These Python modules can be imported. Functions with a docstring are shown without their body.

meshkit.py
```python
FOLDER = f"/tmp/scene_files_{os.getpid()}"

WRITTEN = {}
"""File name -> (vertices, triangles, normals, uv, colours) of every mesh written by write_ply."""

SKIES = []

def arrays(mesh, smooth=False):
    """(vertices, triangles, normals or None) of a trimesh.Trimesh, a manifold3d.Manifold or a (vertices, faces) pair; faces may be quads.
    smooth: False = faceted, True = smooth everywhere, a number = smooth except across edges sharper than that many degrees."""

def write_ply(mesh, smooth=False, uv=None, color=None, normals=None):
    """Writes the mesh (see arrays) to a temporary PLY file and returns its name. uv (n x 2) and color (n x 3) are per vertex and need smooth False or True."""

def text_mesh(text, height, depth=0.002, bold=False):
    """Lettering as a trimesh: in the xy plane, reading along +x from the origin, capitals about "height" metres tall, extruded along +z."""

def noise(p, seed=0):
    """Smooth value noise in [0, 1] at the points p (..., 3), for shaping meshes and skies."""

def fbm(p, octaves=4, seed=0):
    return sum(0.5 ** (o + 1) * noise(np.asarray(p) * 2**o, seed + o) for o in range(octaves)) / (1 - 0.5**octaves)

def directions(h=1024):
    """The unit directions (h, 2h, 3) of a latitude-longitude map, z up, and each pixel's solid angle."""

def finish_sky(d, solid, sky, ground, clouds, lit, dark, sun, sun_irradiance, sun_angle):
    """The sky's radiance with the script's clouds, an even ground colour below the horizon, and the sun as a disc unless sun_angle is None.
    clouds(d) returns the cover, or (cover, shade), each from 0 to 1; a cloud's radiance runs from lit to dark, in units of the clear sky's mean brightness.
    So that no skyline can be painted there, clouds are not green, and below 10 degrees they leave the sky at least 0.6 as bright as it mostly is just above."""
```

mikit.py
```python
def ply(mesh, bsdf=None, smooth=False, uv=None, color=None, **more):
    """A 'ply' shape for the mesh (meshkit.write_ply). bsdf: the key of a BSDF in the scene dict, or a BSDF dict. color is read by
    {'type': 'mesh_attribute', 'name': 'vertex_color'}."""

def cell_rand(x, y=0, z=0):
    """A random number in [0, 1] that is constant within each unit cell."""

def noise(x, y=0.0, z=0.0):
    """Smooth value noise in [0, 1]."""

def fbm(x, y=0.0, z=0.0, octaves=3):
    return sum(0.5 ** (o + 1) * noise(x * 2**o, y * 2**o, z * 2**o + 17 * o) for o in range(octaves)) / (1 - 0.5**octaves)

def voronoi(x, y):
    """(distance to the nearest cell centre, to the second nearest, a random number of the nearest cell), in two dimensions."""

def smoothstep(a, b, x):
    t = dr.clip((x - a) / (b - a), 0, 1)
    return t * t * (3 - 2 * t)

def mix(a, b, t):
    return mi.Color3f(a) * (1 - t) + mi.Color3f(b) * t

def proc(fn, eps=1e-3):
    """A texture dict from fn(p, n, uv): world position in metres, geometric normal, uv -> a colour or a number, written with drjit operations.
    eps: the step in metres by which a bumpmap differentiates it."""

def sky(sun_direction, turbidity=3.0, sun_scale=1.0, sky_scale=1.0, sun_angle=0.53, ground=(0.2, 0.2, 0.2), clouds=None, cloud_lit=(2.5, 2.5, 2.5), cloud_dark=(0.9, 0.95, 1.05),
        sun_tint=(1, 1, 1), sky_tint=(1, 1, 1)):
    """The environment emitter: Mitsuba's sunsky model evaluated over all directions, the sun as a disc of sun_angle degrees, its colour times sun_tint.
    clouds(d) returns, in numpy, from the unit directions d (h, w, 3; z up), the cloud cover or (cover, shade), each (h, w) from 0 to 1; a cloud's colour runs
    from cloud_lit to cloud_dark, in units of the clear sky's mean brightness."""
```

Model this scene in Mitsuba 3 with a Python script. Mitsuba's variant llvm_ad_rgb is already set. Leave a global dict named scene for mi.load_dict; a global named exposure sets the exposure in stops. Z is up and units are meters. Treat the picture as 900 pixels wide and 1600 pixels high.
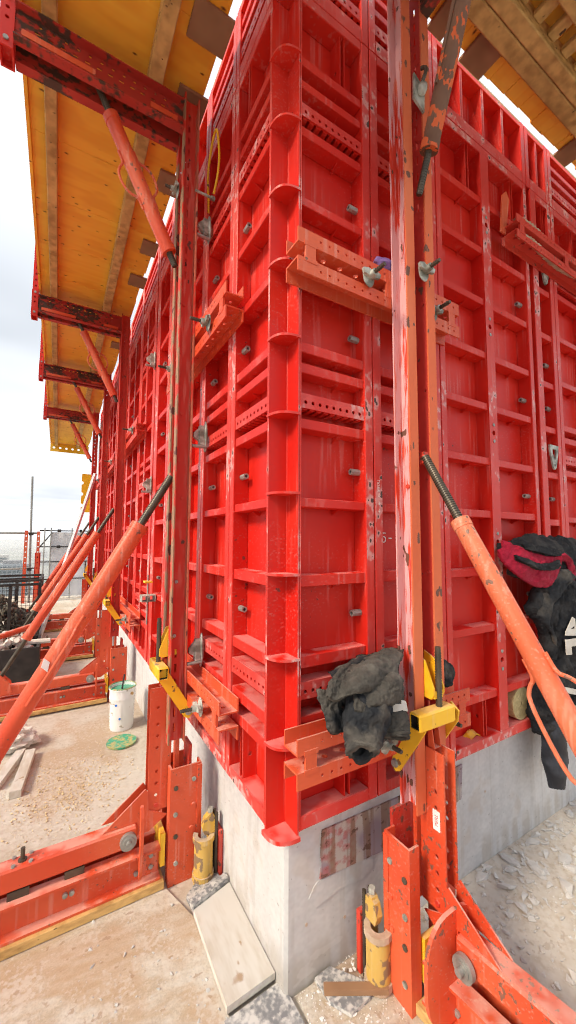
import math, random
import numpy as np, trimesh, mitsuba as mi, drjit as dr, mikit, meshkit, manifold3d as m3
from scipy.interpolate import RectBivariateSpline, CubicSpline
from shapely.geometry import Polygon
mk = mikit
rng = np.random.default_rng(7); random.seed(7)
scene, labels = {}, {}
T = mi.ScalarTransform4f

# ------------------------------------------------------------------ camera, sky, exposure
CAM = np.array([-0.7608, -1.2849, 1.628])
yaw, pitch, roll = math.radians(59.267), math.radians(4.364), math.radians(0.264)
fw = np.array([math.cos(yaw)*math.cos(pitch), math.sin(yaw)*math.cos(pitch), math.sin(pitch)])
rt = np.array([math.sin(yaw), -math.cos(yaw), 0.0]); up = np.cross(rt, fw)
up = -math.sin(roll)*rt + math.cos(roll)*up
scene['camera'] = dict(type='perspective', fov=73.479, fov_axis='x', near_clip=0.05, far_clip=60000.0,
    to_world=T().look_at(origin=CAM.tolist(), target=(CAM+fw).tolist(), up=up.tolist()))
def clouds(d):
    z = np.maximum(d[..., 2], 0.03)
    q = np.stack([d[..., 0]/z*0.9, d[..., 1]/z*0.9, z*0+3], -1)
    s = meshkit.fbm(q*0.55, 5, 3)
    return np.ones(d.shape[:2]), np.clip((s-0.36)*2.6, 0, 1)*np.clip(0.35+d[..., 2]*2.2, 0, 1)
scene['sky'] = mikit.sky((-0.80, -0.14, 0.66), turbidity=3, sun_scale=0.30, sun_angle=15, clouds=clouds,
    cloud_lit=(1.32, 1.37, 1.44), cloud_dark=(0.52, 0.58, 0.66), sun_tint=(0.92, 0.98, 1.08), ground=(0.3, 0.28, 0.26))
exposure = 3.35

# ------------------------------------------------------------------ materials
C3 = mi.Color3f
sst, fbm = mk.smoothstep, mk.fbm
def put(name, fn, rough=0.5, spec=0.4, metal=0.0, bump=None, eps=1e-3, scale=0.002, **more):
    b = dict(type='principled', base_color=mk.proc(fn) if callable(fn) else {'type': 'rgb', 'value': list(fn)}, roughness=rough, specular=spec, metallic=metal, **more)
    if bump is not None:
        b = dict(type='bumpmap', arbitrary=mk.proc(bump, eps), scale=scale, bsdf=b)
    scene['m_'+name] = dict(type='twosided', bsdf=b)
def paint(base, light, rust, chips, dust, freq=22.0, streak=0.25, dustc=(0.62, 0.5, 0.47)):
    """worn paint: faded clouds, fine vertical runs, scratches, clustered chips, cement dust lying on upward faces"""
    def fn(p, n, uv):
        a = fbm(p.x*4.1, p.y*4.1, p.z*2.3, 2); b = fbm(p.x*2.3+9, p.y*2.3, p.z*2.0, 2)
        c = mk.mix(base, light, sst(0.3, 0.75, a))
        s = fbm(p.x*75, p.y*75, p.z*3.0+a, 2)
        c = mk.mix(c, dustc, sst(0.56, 0.80, s)*streak*sst(0.40, 0.62, a))
        g = fbm(p.x*130, p.y*130, p.z*130, 2)
        c = mk.mix(c, dustc, 0.9*streak*sst(0.62, 0.80, g)*sst(0.45, 0.65, b))
        k = 0.5*fbm(p.x*freq+3, p.y*freq, p.z*freq*0.6, 3)+0.5*fbm(p.x*freq*3.3, p.y*freq*3.3, p.z*freq*2.0, 2)
        c = mk.mix(c, rust, 0.9*sst(chips, chips+0.03, k+0.36*(b-0.5)))
        d = sst(0.55, 0.95, n.z)*sst(0.30, 0.62, fbm(p.x*14, p.y*14, p.z*14, 3))
        return mk.mix(c, dustc, dust*d)
    return fn
_rp = paint((0.54, 0.013, 0.007), (0.59, 0.024, 0.012), (0.14, 0.04, 0.035), 0.80, 0.60, 30, 0.22, (0.66, 0.30, 0.28))
def redpanel(p, n, uv):
    c = _rp(p, n, uv)
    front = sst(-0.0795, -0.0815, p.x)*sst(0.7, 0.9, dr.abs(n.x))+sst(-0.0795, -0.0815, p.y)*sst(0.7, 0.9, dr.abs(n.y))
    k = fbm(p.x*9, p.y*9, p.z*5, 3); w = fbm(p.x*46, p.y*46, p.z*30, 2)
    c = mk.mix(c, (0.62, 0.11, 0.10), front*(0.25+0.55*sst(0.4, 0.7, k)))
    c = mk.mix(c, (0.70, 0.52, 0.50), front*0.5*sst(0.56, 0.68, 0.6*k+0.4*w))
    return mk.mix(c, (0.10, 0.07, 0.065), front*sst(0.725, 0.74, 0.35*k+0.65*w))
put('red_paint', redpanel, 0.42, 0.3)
put('orange_paint', paint((0.58, 0.060, 0.020), (0.62, 0.105, 0.042), (0.17, 0.085, 0.06), 0.72, 0.5, 36, 0.22, (0.72, 0.50, 0.42)), 0.42, 0.4)
put('salmon_paint', paint((0.60, 0.110, 0.042), (0.64, 0.165, 0.080), (0.18, 0.11, 0.08), 0.705, 0.4, 30, 0.3, (0.70, 0.42, 0.32)), 0.45, 0.35)
put('worn_red', paint((0.52, 0.035, 0.02), (0.60, 0.06, 0.035), (0.15, 0.06, 0.04), 0.68, 0.4, 24, 0.30, (0.66, 0.33, 0.29)), 0.5, 0.35)
def faded(p, n, uv):
    a = fbm(p.x*6, p.y*6, p.z*1.6, 2)
    s = fbm(p.x*90, p.y*90, p.z*7, 3)
    c = mk.mix((0.62, 0.05, 0.025), (0.66, 0.20, 0.12), sst(0.4, 0.7, a))
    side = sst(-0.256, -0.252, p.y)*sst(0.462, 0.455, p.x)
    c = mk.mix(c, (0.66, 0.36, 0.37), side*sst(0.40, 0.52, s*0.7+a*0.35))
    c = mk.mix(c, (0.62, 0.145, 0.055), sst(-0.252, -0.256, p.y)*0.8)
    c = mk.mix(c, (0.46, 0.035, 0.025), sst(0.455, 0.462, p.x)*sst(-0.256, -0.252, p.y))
    return mk.mix(c, (0.16, 0.07, 0.05), sst(0.70, 0.72, fbm(p.x*30, p.y*30, p.z*14, 3)))
put('faded_red', faded, 0.6, 0.3)
def postA(p, n, uv):
    a = fbm(p.x*8, p.y*8, p.z*2.5, 2)
    s = fbm(p.x*70, p.y*70, p.z*7, 2)
    c = mk.mix((0.56, 0.036, 0.022), (0.62, 0.13, 0.10), sst(0.45, 0.7, s)*sst(0.35, 0.6, a))
    k = fbm(p.x*24, p.y*24, p.z*12, 3)
    edge = sst(-0.252, -0.258, p.x)+sst(-0.190, -0.184, p.x)*0.6
    c = mk.mix(c, (0.30, 0.17, 0.10), edge*sst(0.36, 0.5, k))
    return mk.mix(c, (0.12, 0.04, 0.03), sst(0.70, 0.73, k))
put('post_red', postA, 0.55, 0.3)
def rusty(p, n, uv):
    a = fbm(p.x*9, p.y*9, p.z*9, 3); k = 0.7*fbm(p.x*26, p.y*26, p.z*10, 3)+0.3*fbm(p.x*90, p.y*90, p.z*45, 2)
    c = mk.mix((0.12, 0.06, 0.04), (0.24, 0.12, 0.075), a)
    low = sst(3.75, 3.2, p.z)*0.06
    return mk.mix(c, (0.62, 0.12, 0.04), sst(0.61, 0.63, k+low))
put('rusty_paint', rusty, 0.65, 0.25)
def grimy(p, n, uv):
    a = fbm(p.x*7, p.y*7, p.z*7, 3); k = fbm(p.x*40, p.y*40, p.z*40, 3)
    c = mk.mix((0.34, 0.022, 0.016), (0.48, 0.05, 0.03), a)
    return mk.mix(c, (0.075, 0.04, 0.028), sst(0.49, 0.60, 0.55*a+0.45*k))
put('grimy_red', grimy, 0.6, 0.3)
put('yellow_paint', paint((0.80, 0.42, 0.015), (0.82, 0.50, 0.04), (0.14, 0.07, 0.04), 0.70, 0.4, 22, 0.15, (0.6, 0.5, 0.35)), 0.45, 0.35)
put('yellow_muddy', paint((0.62, 0.33, 0.02), (0.55, 0.36, 0.10), (0.22, 0.15, 0.10), 0.54, 0.7, 16, 0.4, (0.50, 0.43, 0.34)), 0.6, 0.25)
put('grey_metal', lambda p, n, uv: mk.mix((0.20, 0.20, 0.19), (0.46, 0.46, 0.43), fbm(p.x*30, p.y*30, p.z*30, 3)), 0.5, 0.5, 0.5)
put('cast_metal', lambda p, n, uv: mk.mix((0.16, 0.16, 0.13), (0.50, 0.51, 0.46), sst(0.25, 0.75, fbm(p.x*25, p.y*25, p.z*25, 3))), 0.55, 0.5, 0.2)
put('dark_thread', lambda p, n, uv: mk.mix((0.045, 0.040, 0.032), (0.13, 0.10, 0.07), fbm(p.x*20, p.y*20, p.z*20, 2)), 0.45, 0.5, 0.4)
def conc(p, n, uv):
    a = fbm(p.x*1.7, p.y*1.7, p.z*1.7, 3); s = fbm(p.x*22, p.y*22, p.z*1.5, 3); g = fbm(p.x*70, p.y*70, p.z*70, 2)
    c = mk.mix((0.41, 0.41, 0.41), (0.56, 0.56, 0.56), sst(0.2, 0.8, 0.5*a+0.3*s+0.2*g))
    u = p.x+p.y
    line = sst(0.010, 0.0, dr.abs(u-0.252-dr.floor((u-0.252)/0.5+0.5)*0.5))
    c = mk.mix(c, (0.40, 0.39, 0.37), 0.45*line)
    c = mk.mix(c, (0.42, 0.33, 0.24), 0.25*sst(0.62, 0.75, fbm(p.x*9+5, p.y*9, p.z*6, 3)))
    c = mk.mix(c, (0.33, 0.29, 0.24), 0.55*sst(0.10, 0.0, p.z-0.10*s)*sst(0.25, 0.6, s))
    c = mk.mix(c, (0.36, 0.34, 0.31), 0.28*sst(0.60, 0.74, fbm(u*30, 2.0, p.z*1.3, 3)))
    c = mk.mix(c, (0.60, 0.59, 0.58), 0.25*sst(0.60, 0.68, fbm(p.x*13+1, p.y*13, p.z*22, 3)))
    return mk.mix(c, (0.28, 0.27, 0.26), 0.6*sst(0.86, 0.88, fbm(p.x*60, p.y*60, p.z*60, 2)))
put('concrete', conc, 0.8, 0.2, bump=lambda p, n, uv: fbm(p.x*40, p.y*40, p.z*25, 3), scale=0.0012)
def rustplate(p, n, uv):
    a = fbm(p.x*7, 2.0, p.z*6, 3); s = fbm(p.x*38, 1.0, p.z*2.5, 3); g = fbm(p.x*45, 0.0, p.z*45, 3)
    c = mk.mix((0.46, 0.42, 0.38), (0.30, 0.25, 0.29), sst(0.4, 0.6, a))
    c = mk.mix(c, (0.40, 0.11, 0.11), 0.75*sst(0.36, 0.28, p.x+0.1*(a-0.5))*sst(0.38, 0.62, 0.6*g+0.4*s))
    c = mk.mix(c, (0.22, 0.13, 0.08), 0.75*sst(0.48, 0.66, s))
    return mk.mix(c, (0.11, 0.06, 0.04), 0.8*sst(0.60, 0.72, 0.7*g+0.3*s))
put('rust_plate', rustplate, 0.7, 0.3, bump=lambda p, n, uv: fbm(p.x*50, p.y*50, p.z*50, 3), scale=0.002)
def deckfn(p, n, uv):
    b = mk.cell_rand(dr.floor(p.y/0.5+0.1), dr.floor(p.x/0.5), 3.0)
    g = fbm(p.x*2.2, p.y*45, p.z*20, 3)
    c = mk.mix((0.80, 0.36, 0.025), (0.86, 0.50, 0.06), 0.6*g+0.4*b)
    c = mk.mix(c, (0.68, 0.25, 0.015), 0.35*sst(0.5, 0.75, fbm(p.x*5, p.y*14, 3.0, 2)))
    e, _, w = mk.voronoi(p.x*6, p.y*12)
    return mk.mix(c, (0.16, 0.05, 0.014), sst(0.03+0.09*w, 0.02, e)*sst(0.5, 0.6, w))
put('deck_wood', deckfn, 0.5, 0.3)
def deckfnB(p, n, uv):
    b = mk.cell_rand(dr.floor(p.x/0.14), 1.0, 3.0)
    g = fbm(p.x*45, p.y*2.2, p.z*20, 3)
    c = mk.mix((0.82, 0.37, 0.03), (0.90, 0.54, 0.08), 0.5*g+0.5*b)
    e, _, w = mk.voronoi(p.x*12, p.y*6)
    return mk.mix(c, (0.16, 0.05, 0.014), sst(0.03+0.09*w, 0.02, e)*sst(0.5, 0.6, w))
put('deck_wood_b', deckfnB, 0.5, 0.3)
def timber(p, n, uv):
    g = fbm(p.x*28, p.y*28, p.z*55, 3); a = fbm(p.x*3, p.y*3, p.z*9, 3)
    c = mk.mix((0.32, 0.175, 0.06), (0.64, 0.41, 0.16), sst(0.25, 0.75, 0.5*a+0.5*g))
    return mk.mix(c, (0.08, 0.045, 0.025), sst(0.70, 0.74, 0.5*fbm(p.x*14, p.y*14, p.z*30, 3)+0.5*fbm(p.x*50, p.y*50, p.z*50, 2)))
put('timber', timber, 0.7, 0.2)
put('brown_ply', lambda p, n, uv: mk.mix((0.22, 0.12, 0.065), (0.36, 0.21, 0.12), fbm(p.x*12, p.y*12, p.z*12, 3)), 0.7, 0.2)
def floorfn(p, n, uv):
    a = fbm(p.x*1.3, p.y*1.3, 0.0, 4); g = fbm(p.x*9, p.y*26, 1.0, 3); h = fbm(p.x*60, p.y*60, 2.0, 3)
    c = mk.mix((0.41, 0.345, 0.265), (0.52, 0.48, 0.42), sst(0.3, 0.7, 0.5*a+0.3*g+0.2*h))
    c = mk.mix(c, (0.39, 0.25, 0.14), 0.5*sst(0.52, 0.70, fbm(p.x*3.1+7, p.y*2.3, 0.0, 4)))
    grey = sst(0.25, 0.6, p.x+0.35*(a-0.5))*sst(-1.05, -0.25, p.y+0.5*(a-0.5)-0.15*p.x)
    c = mk.mix(c, (0.57, 0.535, 0.485), grey*0.6*sst(0.3, 0.6, h*0.6+a*0.4))
    k2 = fbm(p.x*75, p.y*75, 3.0, 3)
    c = mk.mix(c, (0.56, 0.53, 0.48), 0.5*sst(0.50, 0.72, 0.5*k2+0.5*a))
    return mk.mix(c, (0.27, 0.19, 0.12), 0.4*sst(0.66, 0.76, 0.6*fbm(p.x*62+9, p.y*62, 5.0, 3)+0.4*g))
put('floor_dirt', floorfn, 0.85, 0.2, bump=lambda p, n, uv: fbm(p.x*35, p.y*35, 0.0, 4), scale=0.004)
def plyfn(p, n, uv):
    a = fbm(p.x*2.1, p.y*2.1, 0.0, 4); g = fbm(p.x*14-p.y*5, p.y*48+p.x*8, 1.0, 3)
    c = mk.mix((0.43, 0.355, 0.265), (0.53, 0.495, 0.43), sst(0.3, 0.68, 0.5*a+0.5*g))
    g2 = fbm(p.x*220, p.y*220, 4.0, 2)
    c = c*(0.86+0.28*g2)
    c = mk.mix(c, (0.42, 0.26, 0.14), 0.42*sst(0.55, 0.72, fbm(p.x*4+2, p.y*4, 0.0, 4)))
    c = mk.mix(c, (0.58, 0.55, 0.50), 0.5*sst(0.48, 0.70, 0.5*fbm(p.x*90, p.y*90, 3.0, 3)+0.5*fbm(p.x*6+3, p.y*6, 8.0, 3)))
    return mk.mix(c, (0.27, 0.15, 0.08), 0.5*sst(0.66, 0.76, 0.7*fbm(p.x*44+9, p.y*44, 5.0, 3)+0.3*g))
put('ply_dirty', plyfn, 0.8, 0.2, bump=lambda p, n, uv: fbm(p.x*40, p.y*40, 0.0, 3), scale=0.002)
def boardfn(p, n, uv):
    a = fbm(p.x*4, p.y*4, 0.0, 4); g = fbm(p.x*60, p.y*12, p.z*40, 3)
    c = mk.mix((0.46, 0.41, 0.34), (0.57, 0.55, 0.51), sst(0.3, 0.65, 0.6*a+0.4*g))
    return mk.mix(c, (0.32, 0.20, 0.11), 0.8*sst(0.71, 0.76, fbm(p.x*14+3, p.y*14, 0.0, 3)))
put('pale_board', boardfn, 0.8, 0.2)
def splat(p, n, uv):
    k = 0.5*fbm(p.x*24, p.y*24, p.z*24, 3)+0.5*fbm(p.x*95, p.y*95, p.z*95, 2)
    return mk.mix((0.20, 0.205, 0.215), (0.54, 0.53, 0.51), sst(0.38, 0.64, k))
put('splashed_board', splat, 0.75, 0.3)
put('stone', lambda p, n, uv: mk.mix((0.44, 0.43, 0.41), (0.60, 0.59, 0.57), fbm(p.x*18, p.y*18, p.z*18, 3)), 0.9, 0.15)
put('wood_chips', (0.62, 0.49, 0.30), 0.9, 0.1)
def cloth(base, dusty, amt):
    def fn(p, n, uv):
        k = fbm(p.x*11, p.y*11, p.z*11, 4); w = fbm(p.x*160, p.y*160, p.z*160, 2)
        c = mk.mix(base, dusty, amt*sst(0.42, 0.75, k))
        return c*(0.8+0.4*w)
    return fn
def weave(p, n, uv):
    w = 0.012*fbm(p.x*22, p.y*22, p.z*22, 2)
    r = 1-dr.abs(fbm((p.x+w)*34, (p.y-w)*34, (p.z+w)*22, 3)*2-1)*2.2
    return r+0.35*(1-dr.abs(fbm(p.x*90+4, p.y*90, p.z*60, 2)*2-1)*2)
CB = dict(bump=weave, scale=0.006, eps=6e-4)
put('jacket_cloth', cloth((0.022, 0.024, 0.028), (0.16, 0.14, 0.115), 0.55), 0.85, 0.15, sheen=0.3, **CB)
put('collar_cloth', cloth((0.060, 0.056, 0.050), (0.17, 0.155, 0.135), 0.5), 0.85, 0.15, sheen=0.3, **CB)
put('black_cloth', cloth((0.012, 0.013, 0.016), (0.06, 0.057, 0.055), 0.5), 0.85, 0.15, sheen=0.3, **CB)
put('red_cloth', cloth((0.30, 0.008, 0.03), (0.36, 0.03, 0.06), 0.5), 0.8, 0.2, sheen=0.4, **CB)
put('tape', lambda p, n, uv: mk.mix((0.42, 0.38, 0.32), (0.66, 0.64, 0.6), fbm(p.x*25, p.y*25, p.z*25, 3)), 0.6, 0.3)
put('rubber', cloth((0.012, 0.014, 0.02), (0.05, 0.06, 0.08), 0.6), 0.55, 0.4)
def pail(p, n, uv):
    c = mk.mix((0.70, 0.71, 0.71), (0.78, 0.78, 0.77), fbm(p.x*9, p.y*9, p.z*9, 3))
    return mk.mix(c, (0.40, 0.36, 0.30), sst(0.70, 0.75, fbm(p.x*26, p.y*26, p.z*26, 3)))
put('white_plastic', pail, 0.4, 0.5)
put('green_paint', lambda p, n, uv: mk.mix((0.02, 0.30, 0.17), (0.16, 0.46, 0.32), fbm(p.x*30, p.y*30, p.z*30, 3)), 0.35, 0.5)
put('lid_paint', lambda p, n, uv: mk.mix((0.42, 0.36, 0.14), (0.05, 0.33, 0.20), sst(0.38, 0.60, 0.6*fbm(p.x*28, p.y*28, p.z*28, 3)+0.4*fbm(p.x*90, p.y*90, p.z*90, 2))), 0.45, 0.4)
put('blue_plastic', (0.02, 0.14, 0.55), 0.4, 0.5)
put('purple_cloth', cloth((0.20, 0.12, 0.30), (0.30, 0.22, 0.38), 0.6), 0.9, 0.1)
put('white', (0.74, 0.73, 0.72), 0.6, 0.3)
put('red_print', (0.55, 0.02, 0.03), 0.5, 0.3)
put('chalk', (0.72, 0.62, 0.60), 0.9, 0.1)
put('black_steel', lambda p, n, uv: mk.mix((0.012, 0.012, 0.014), (0.05, 0.045, 0.04), fbm(p.x*14, p.y*14, p.z*14, 3)), 0.6, 0.3)
put('scrap', lambda p, n, uv: mk.mix((0.05, 0.045, 0.035), (0.26, 0.23, 0.17), sst(0.4, 0.7, fbm(p.x*6, p.y*6, p.z*6, 3))), 0.6, 0.4)
put('netting', (0.66, 0.67, 0.70), 0.9, 0.1)
put('sack_plastic', (0.62, 0.58, 0.52), 0.6, 0.3)
put('rope', lambda p, n, uv: mk.mix((0.34, 0.27, 0.13), (0.52, 0.43, 0.24), fbm(p.x*60, p.y*60, p.z*60, 2)), 0.9, 0.1)
put('far_ground', lambda p, n, uv: mk.mix((0.10, 0.13, 0.09), (0.26, 0.25, 0.24), fbm(p.x*0.006, p.y*0.006, 0.0, 4)), 0.95, 0.1)
put('far_wall', lambda p, n, uv: mk.mix((0.26, 0.26, 0.27), (0.50, 0.48, 0.45), mk.cell_rand(p.x*0.012, p.y*0.012)), 0.9, 0.1)
put('tower_wall', (0.30, 0.33, 0.36), 0.8, 0.2)
put('tower_glass', (0.05, 0.08, 0.10), 0.2, 0.6)
put('orange_net', (0.75, 0.38, 0.02), 0.8, 0.1)
put('tan_mud', lambda p, n, uv: mk.mix((0.34, 0.22, 0.14), (0.58, 0.48, 0.38), fbm(p.x*35, p.y*35, p.z*35, 3)), 0.9, 0.1)

# ------------------------------------------------------------------ mesh helpers
MF = m3.Manifold
def tm(m):
    if isinstance(m, trimesh.Trimesh): return m
    if isinstance(m, MF):
        q = m.to_mesh(); return trimesh.Trimesh(np.array(q.vert_properties[:, :3]), np.array(q.tri_verts), process=False)
    return trimesh.Trimesh(np.asarray(m[0], float), np.asarray(m[1]), process=False)
def cat(*ms): return trimesh.util.concatenate([tm(m) for m in ms])
def cub(u0, u1, v0, v1, z0, z1):
    return MF.cube((u1-u0, v1-v0, z1-z0)).translate((u0, v0, z0))
def bev(u0, u1, v0, v1, z0, z1, c=0.003):
    pts = []
    for a, sa in ((u0, 1), (u1, -1)):
        for b, sb in ((v0, 1), (v1, -1)):
            for z, sz in ((z0, 1), (z1, -1)):
                pts += [(a, b+sb*c, z+sz*c), (a+sa*c, b, z+sz*c), (a+sa*c, b+sb*c, z)]
    return MF.hull_points(np.array(pts, float))
def frame_of(d):
    d = np.asarray(d, float); d = d/np.linalg.norm(d)
    a = np.cross(d, [0, 0, 1.0] if abs(d[2]) < 0.9 else [1.0, 0, 0]); a /= np.linalg.norm(a)
    return a, np.cross(d, a), d
def cyl(p0, p1, r0, r1=None, n=12):
    p0, p1 = np.asarray(p0, float), np.asarray(p1, float)
    a, b, d = frame_of(p1-p0); h = np.linalg.norm(p1-p0)
    c = MF.cylinder(h, r0, r0 if r1 is None else r1, n)
    M = np.column_stack([a, b, d, p0]); return c.transform(M)
def sweep(path, radii, n=10, cap=True, squash=None):
    p = np.asarray(path, float); r = np.broadcast_to(np.asarray(radii, float), (len(p),))
    t = np.gradient(p, axis=0); t /= np.linalg.norm(t, axis=1, keepdims=True)
    a0 = frame_of(t[0])[0]; V = []
    ang = np.arange(n)*2*np.pi/n
    for i in range(len(p)):
        a0 = a0-t[i]*(a0@t[i]); a0 /= np.linalg.norm(a0); b0 = np.cross(t[i], a0)
        V.append(p[i]+r[i]*(np.cos(ang)[:, None]*a0+np.sin(ang)[:, None]*b0))
    V = np.vstack(V); F = []
    for i in range(len(p)-1):
        for j in range(n):
            q, k = i*n+j, i*n+(j+1) % n
            F += [[q, k, k+n], [q, k+n, q+n]]
    if cap:
        for e, base in ((0, 0), (1, (len(p)-1)*n)):
            V = np.vstack([V, p[0 if e == 0 else -1]]); c = len(V)-1
            for j in range(n):
                F.append([base+(j+1) % n, base+j, c] if e == 0 else [base+j, base+(j+1) % n, c])
    return trimesh.Trimesh(V, F, process=False)
def chaikin(pts, n=2):
    p = np.asarray(pts, float)
    for _ in range(n):
        p = np.vstack([p[:1], np.stack([0.75*p[:-1]+0.25*p[1:], 0.25*p[:-1]+0.75*p[1:]], 1).reshape(-1, 3), p[-1:]])
    return p
def smoothpath(pts, k=8):
    pts = np.asarray(pts, float); t = np.r_[0, np.cumsum(np.linalg.norm(np.diff(pts, axis=0), axis=1))]
    return CubicSpline(t, pts)(np.linspace(0, t[-1], (len(pts)-1)*k+1))
def prism(poly, plane, lo, hi):
    """a polygon extruded: plane 'vz' = polygon in (v,z) extruded along u, 'uz' along v, 'uv' along z"""
    P = Polygon(poly) if not isinstance(poly, Polygon) else poly
    m = trimesh.creation.extrude_polygon(P, hi-lo, engine='earcut'); q = m.vertices.copy()
    if plane == 'vz': V = np.column_stack([q[:, 2]+lo, q[:, 0], q[:, 1]])
    elif plane == 'uz': V = np.column_stack([q[:, 0], hi-q[:, 2], q[:, 1]])
    else: V = np.column_stack([q[:, 0], q[:, 1], q[:, 2]+lo])
    return trimesh.Trimesh(V, m.faces, process=False)
def hexbolt(p, d, r, h, rod=0.0):
    p, d = np.asarray(p, float), np.asarray(d, float)
    m = [cyl(p, p+d*h, r, n=6)]
    if rod: m.append(cyl(p+d*h, p+d*(h+rod), r*0.55, n=8))
    return cat(*m)
def lumpy(c, r, seed, amp=0.25, sub=2, freq=2.0):
    s = trimesh.creation.icosphere(sub); v = s.vertices
    k = 1+amp*(meshkit.fbm(v*freq+seed*7.3, 3, seed)-0.5)*2
    return trimesh.Trimesh(v*k[:, None]*np.asarray(r)+np.asarray(c), s.faces, process=False)
def sheet(ctrl, nu, nv, thick=0.004, amp=0.008, freq=9.0, seed=1):
    c = np.asarray(ctrl, float); m, n = c.shape[:2]
    su, sv = np.linspace(0, m-1, nu), np.linspace(0, n-1, nv)
    G = np.stack([RectBivariateSpline(np.arange(m), np.arange(n), c[..., k], kx=min(3, m-1), ky=min(3, n-1))(su, sv) for k in range(3)], -1)
    du, dv = np.gradient(G, axis=0), np.gradient(G, axis=1)
    N = np.cross(du, dv); N /= np.linalg.norm(N, axis=-1, keepdims=True)+1e-9
    f = meshkit.fbm(G*freq+seed, 4, seed); f2 = 1-np.abs(meshkit.fbm(G*freq*[1.3, 1.3, .55]+seed*3, 3, seed+9)*2-1)*2
    G = G+N*(amp*((f-0.5)*2+f2*0.7))[..., None]
    V = np.vstack([(G+N*thick/2).reshape(-1, 3), (G-N*thick/2).reshape(-1, 3)]); K = nu*nv; F = []
    I = np.arange(K).reshape(nu, nv)
    a, b, cc, d = I[:-1, :-1].ravel(), I[1:, :-1].ravel(), I[1:, 1:].ravel(), I[:-1, 1:].ravel()
    F = [np.column_stack([a, b, cc]), np.column_stack([a, cc, d]), np.column_stack([cc, b, a])+K, np.column_stack([d, cc, a])+K]
    for e in (I[0], I[:, -1], I[-1, ::-1], I[::-1, 0]):
        F += [np.column_stack([e[:-1], e[1:], e[1:]+K]), np.column_stack([e[:-1], e[1:]+K, e[:-1]+K])]
    return trimesh.Trimesh(V, np.vstack(F), process=False)
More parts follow.
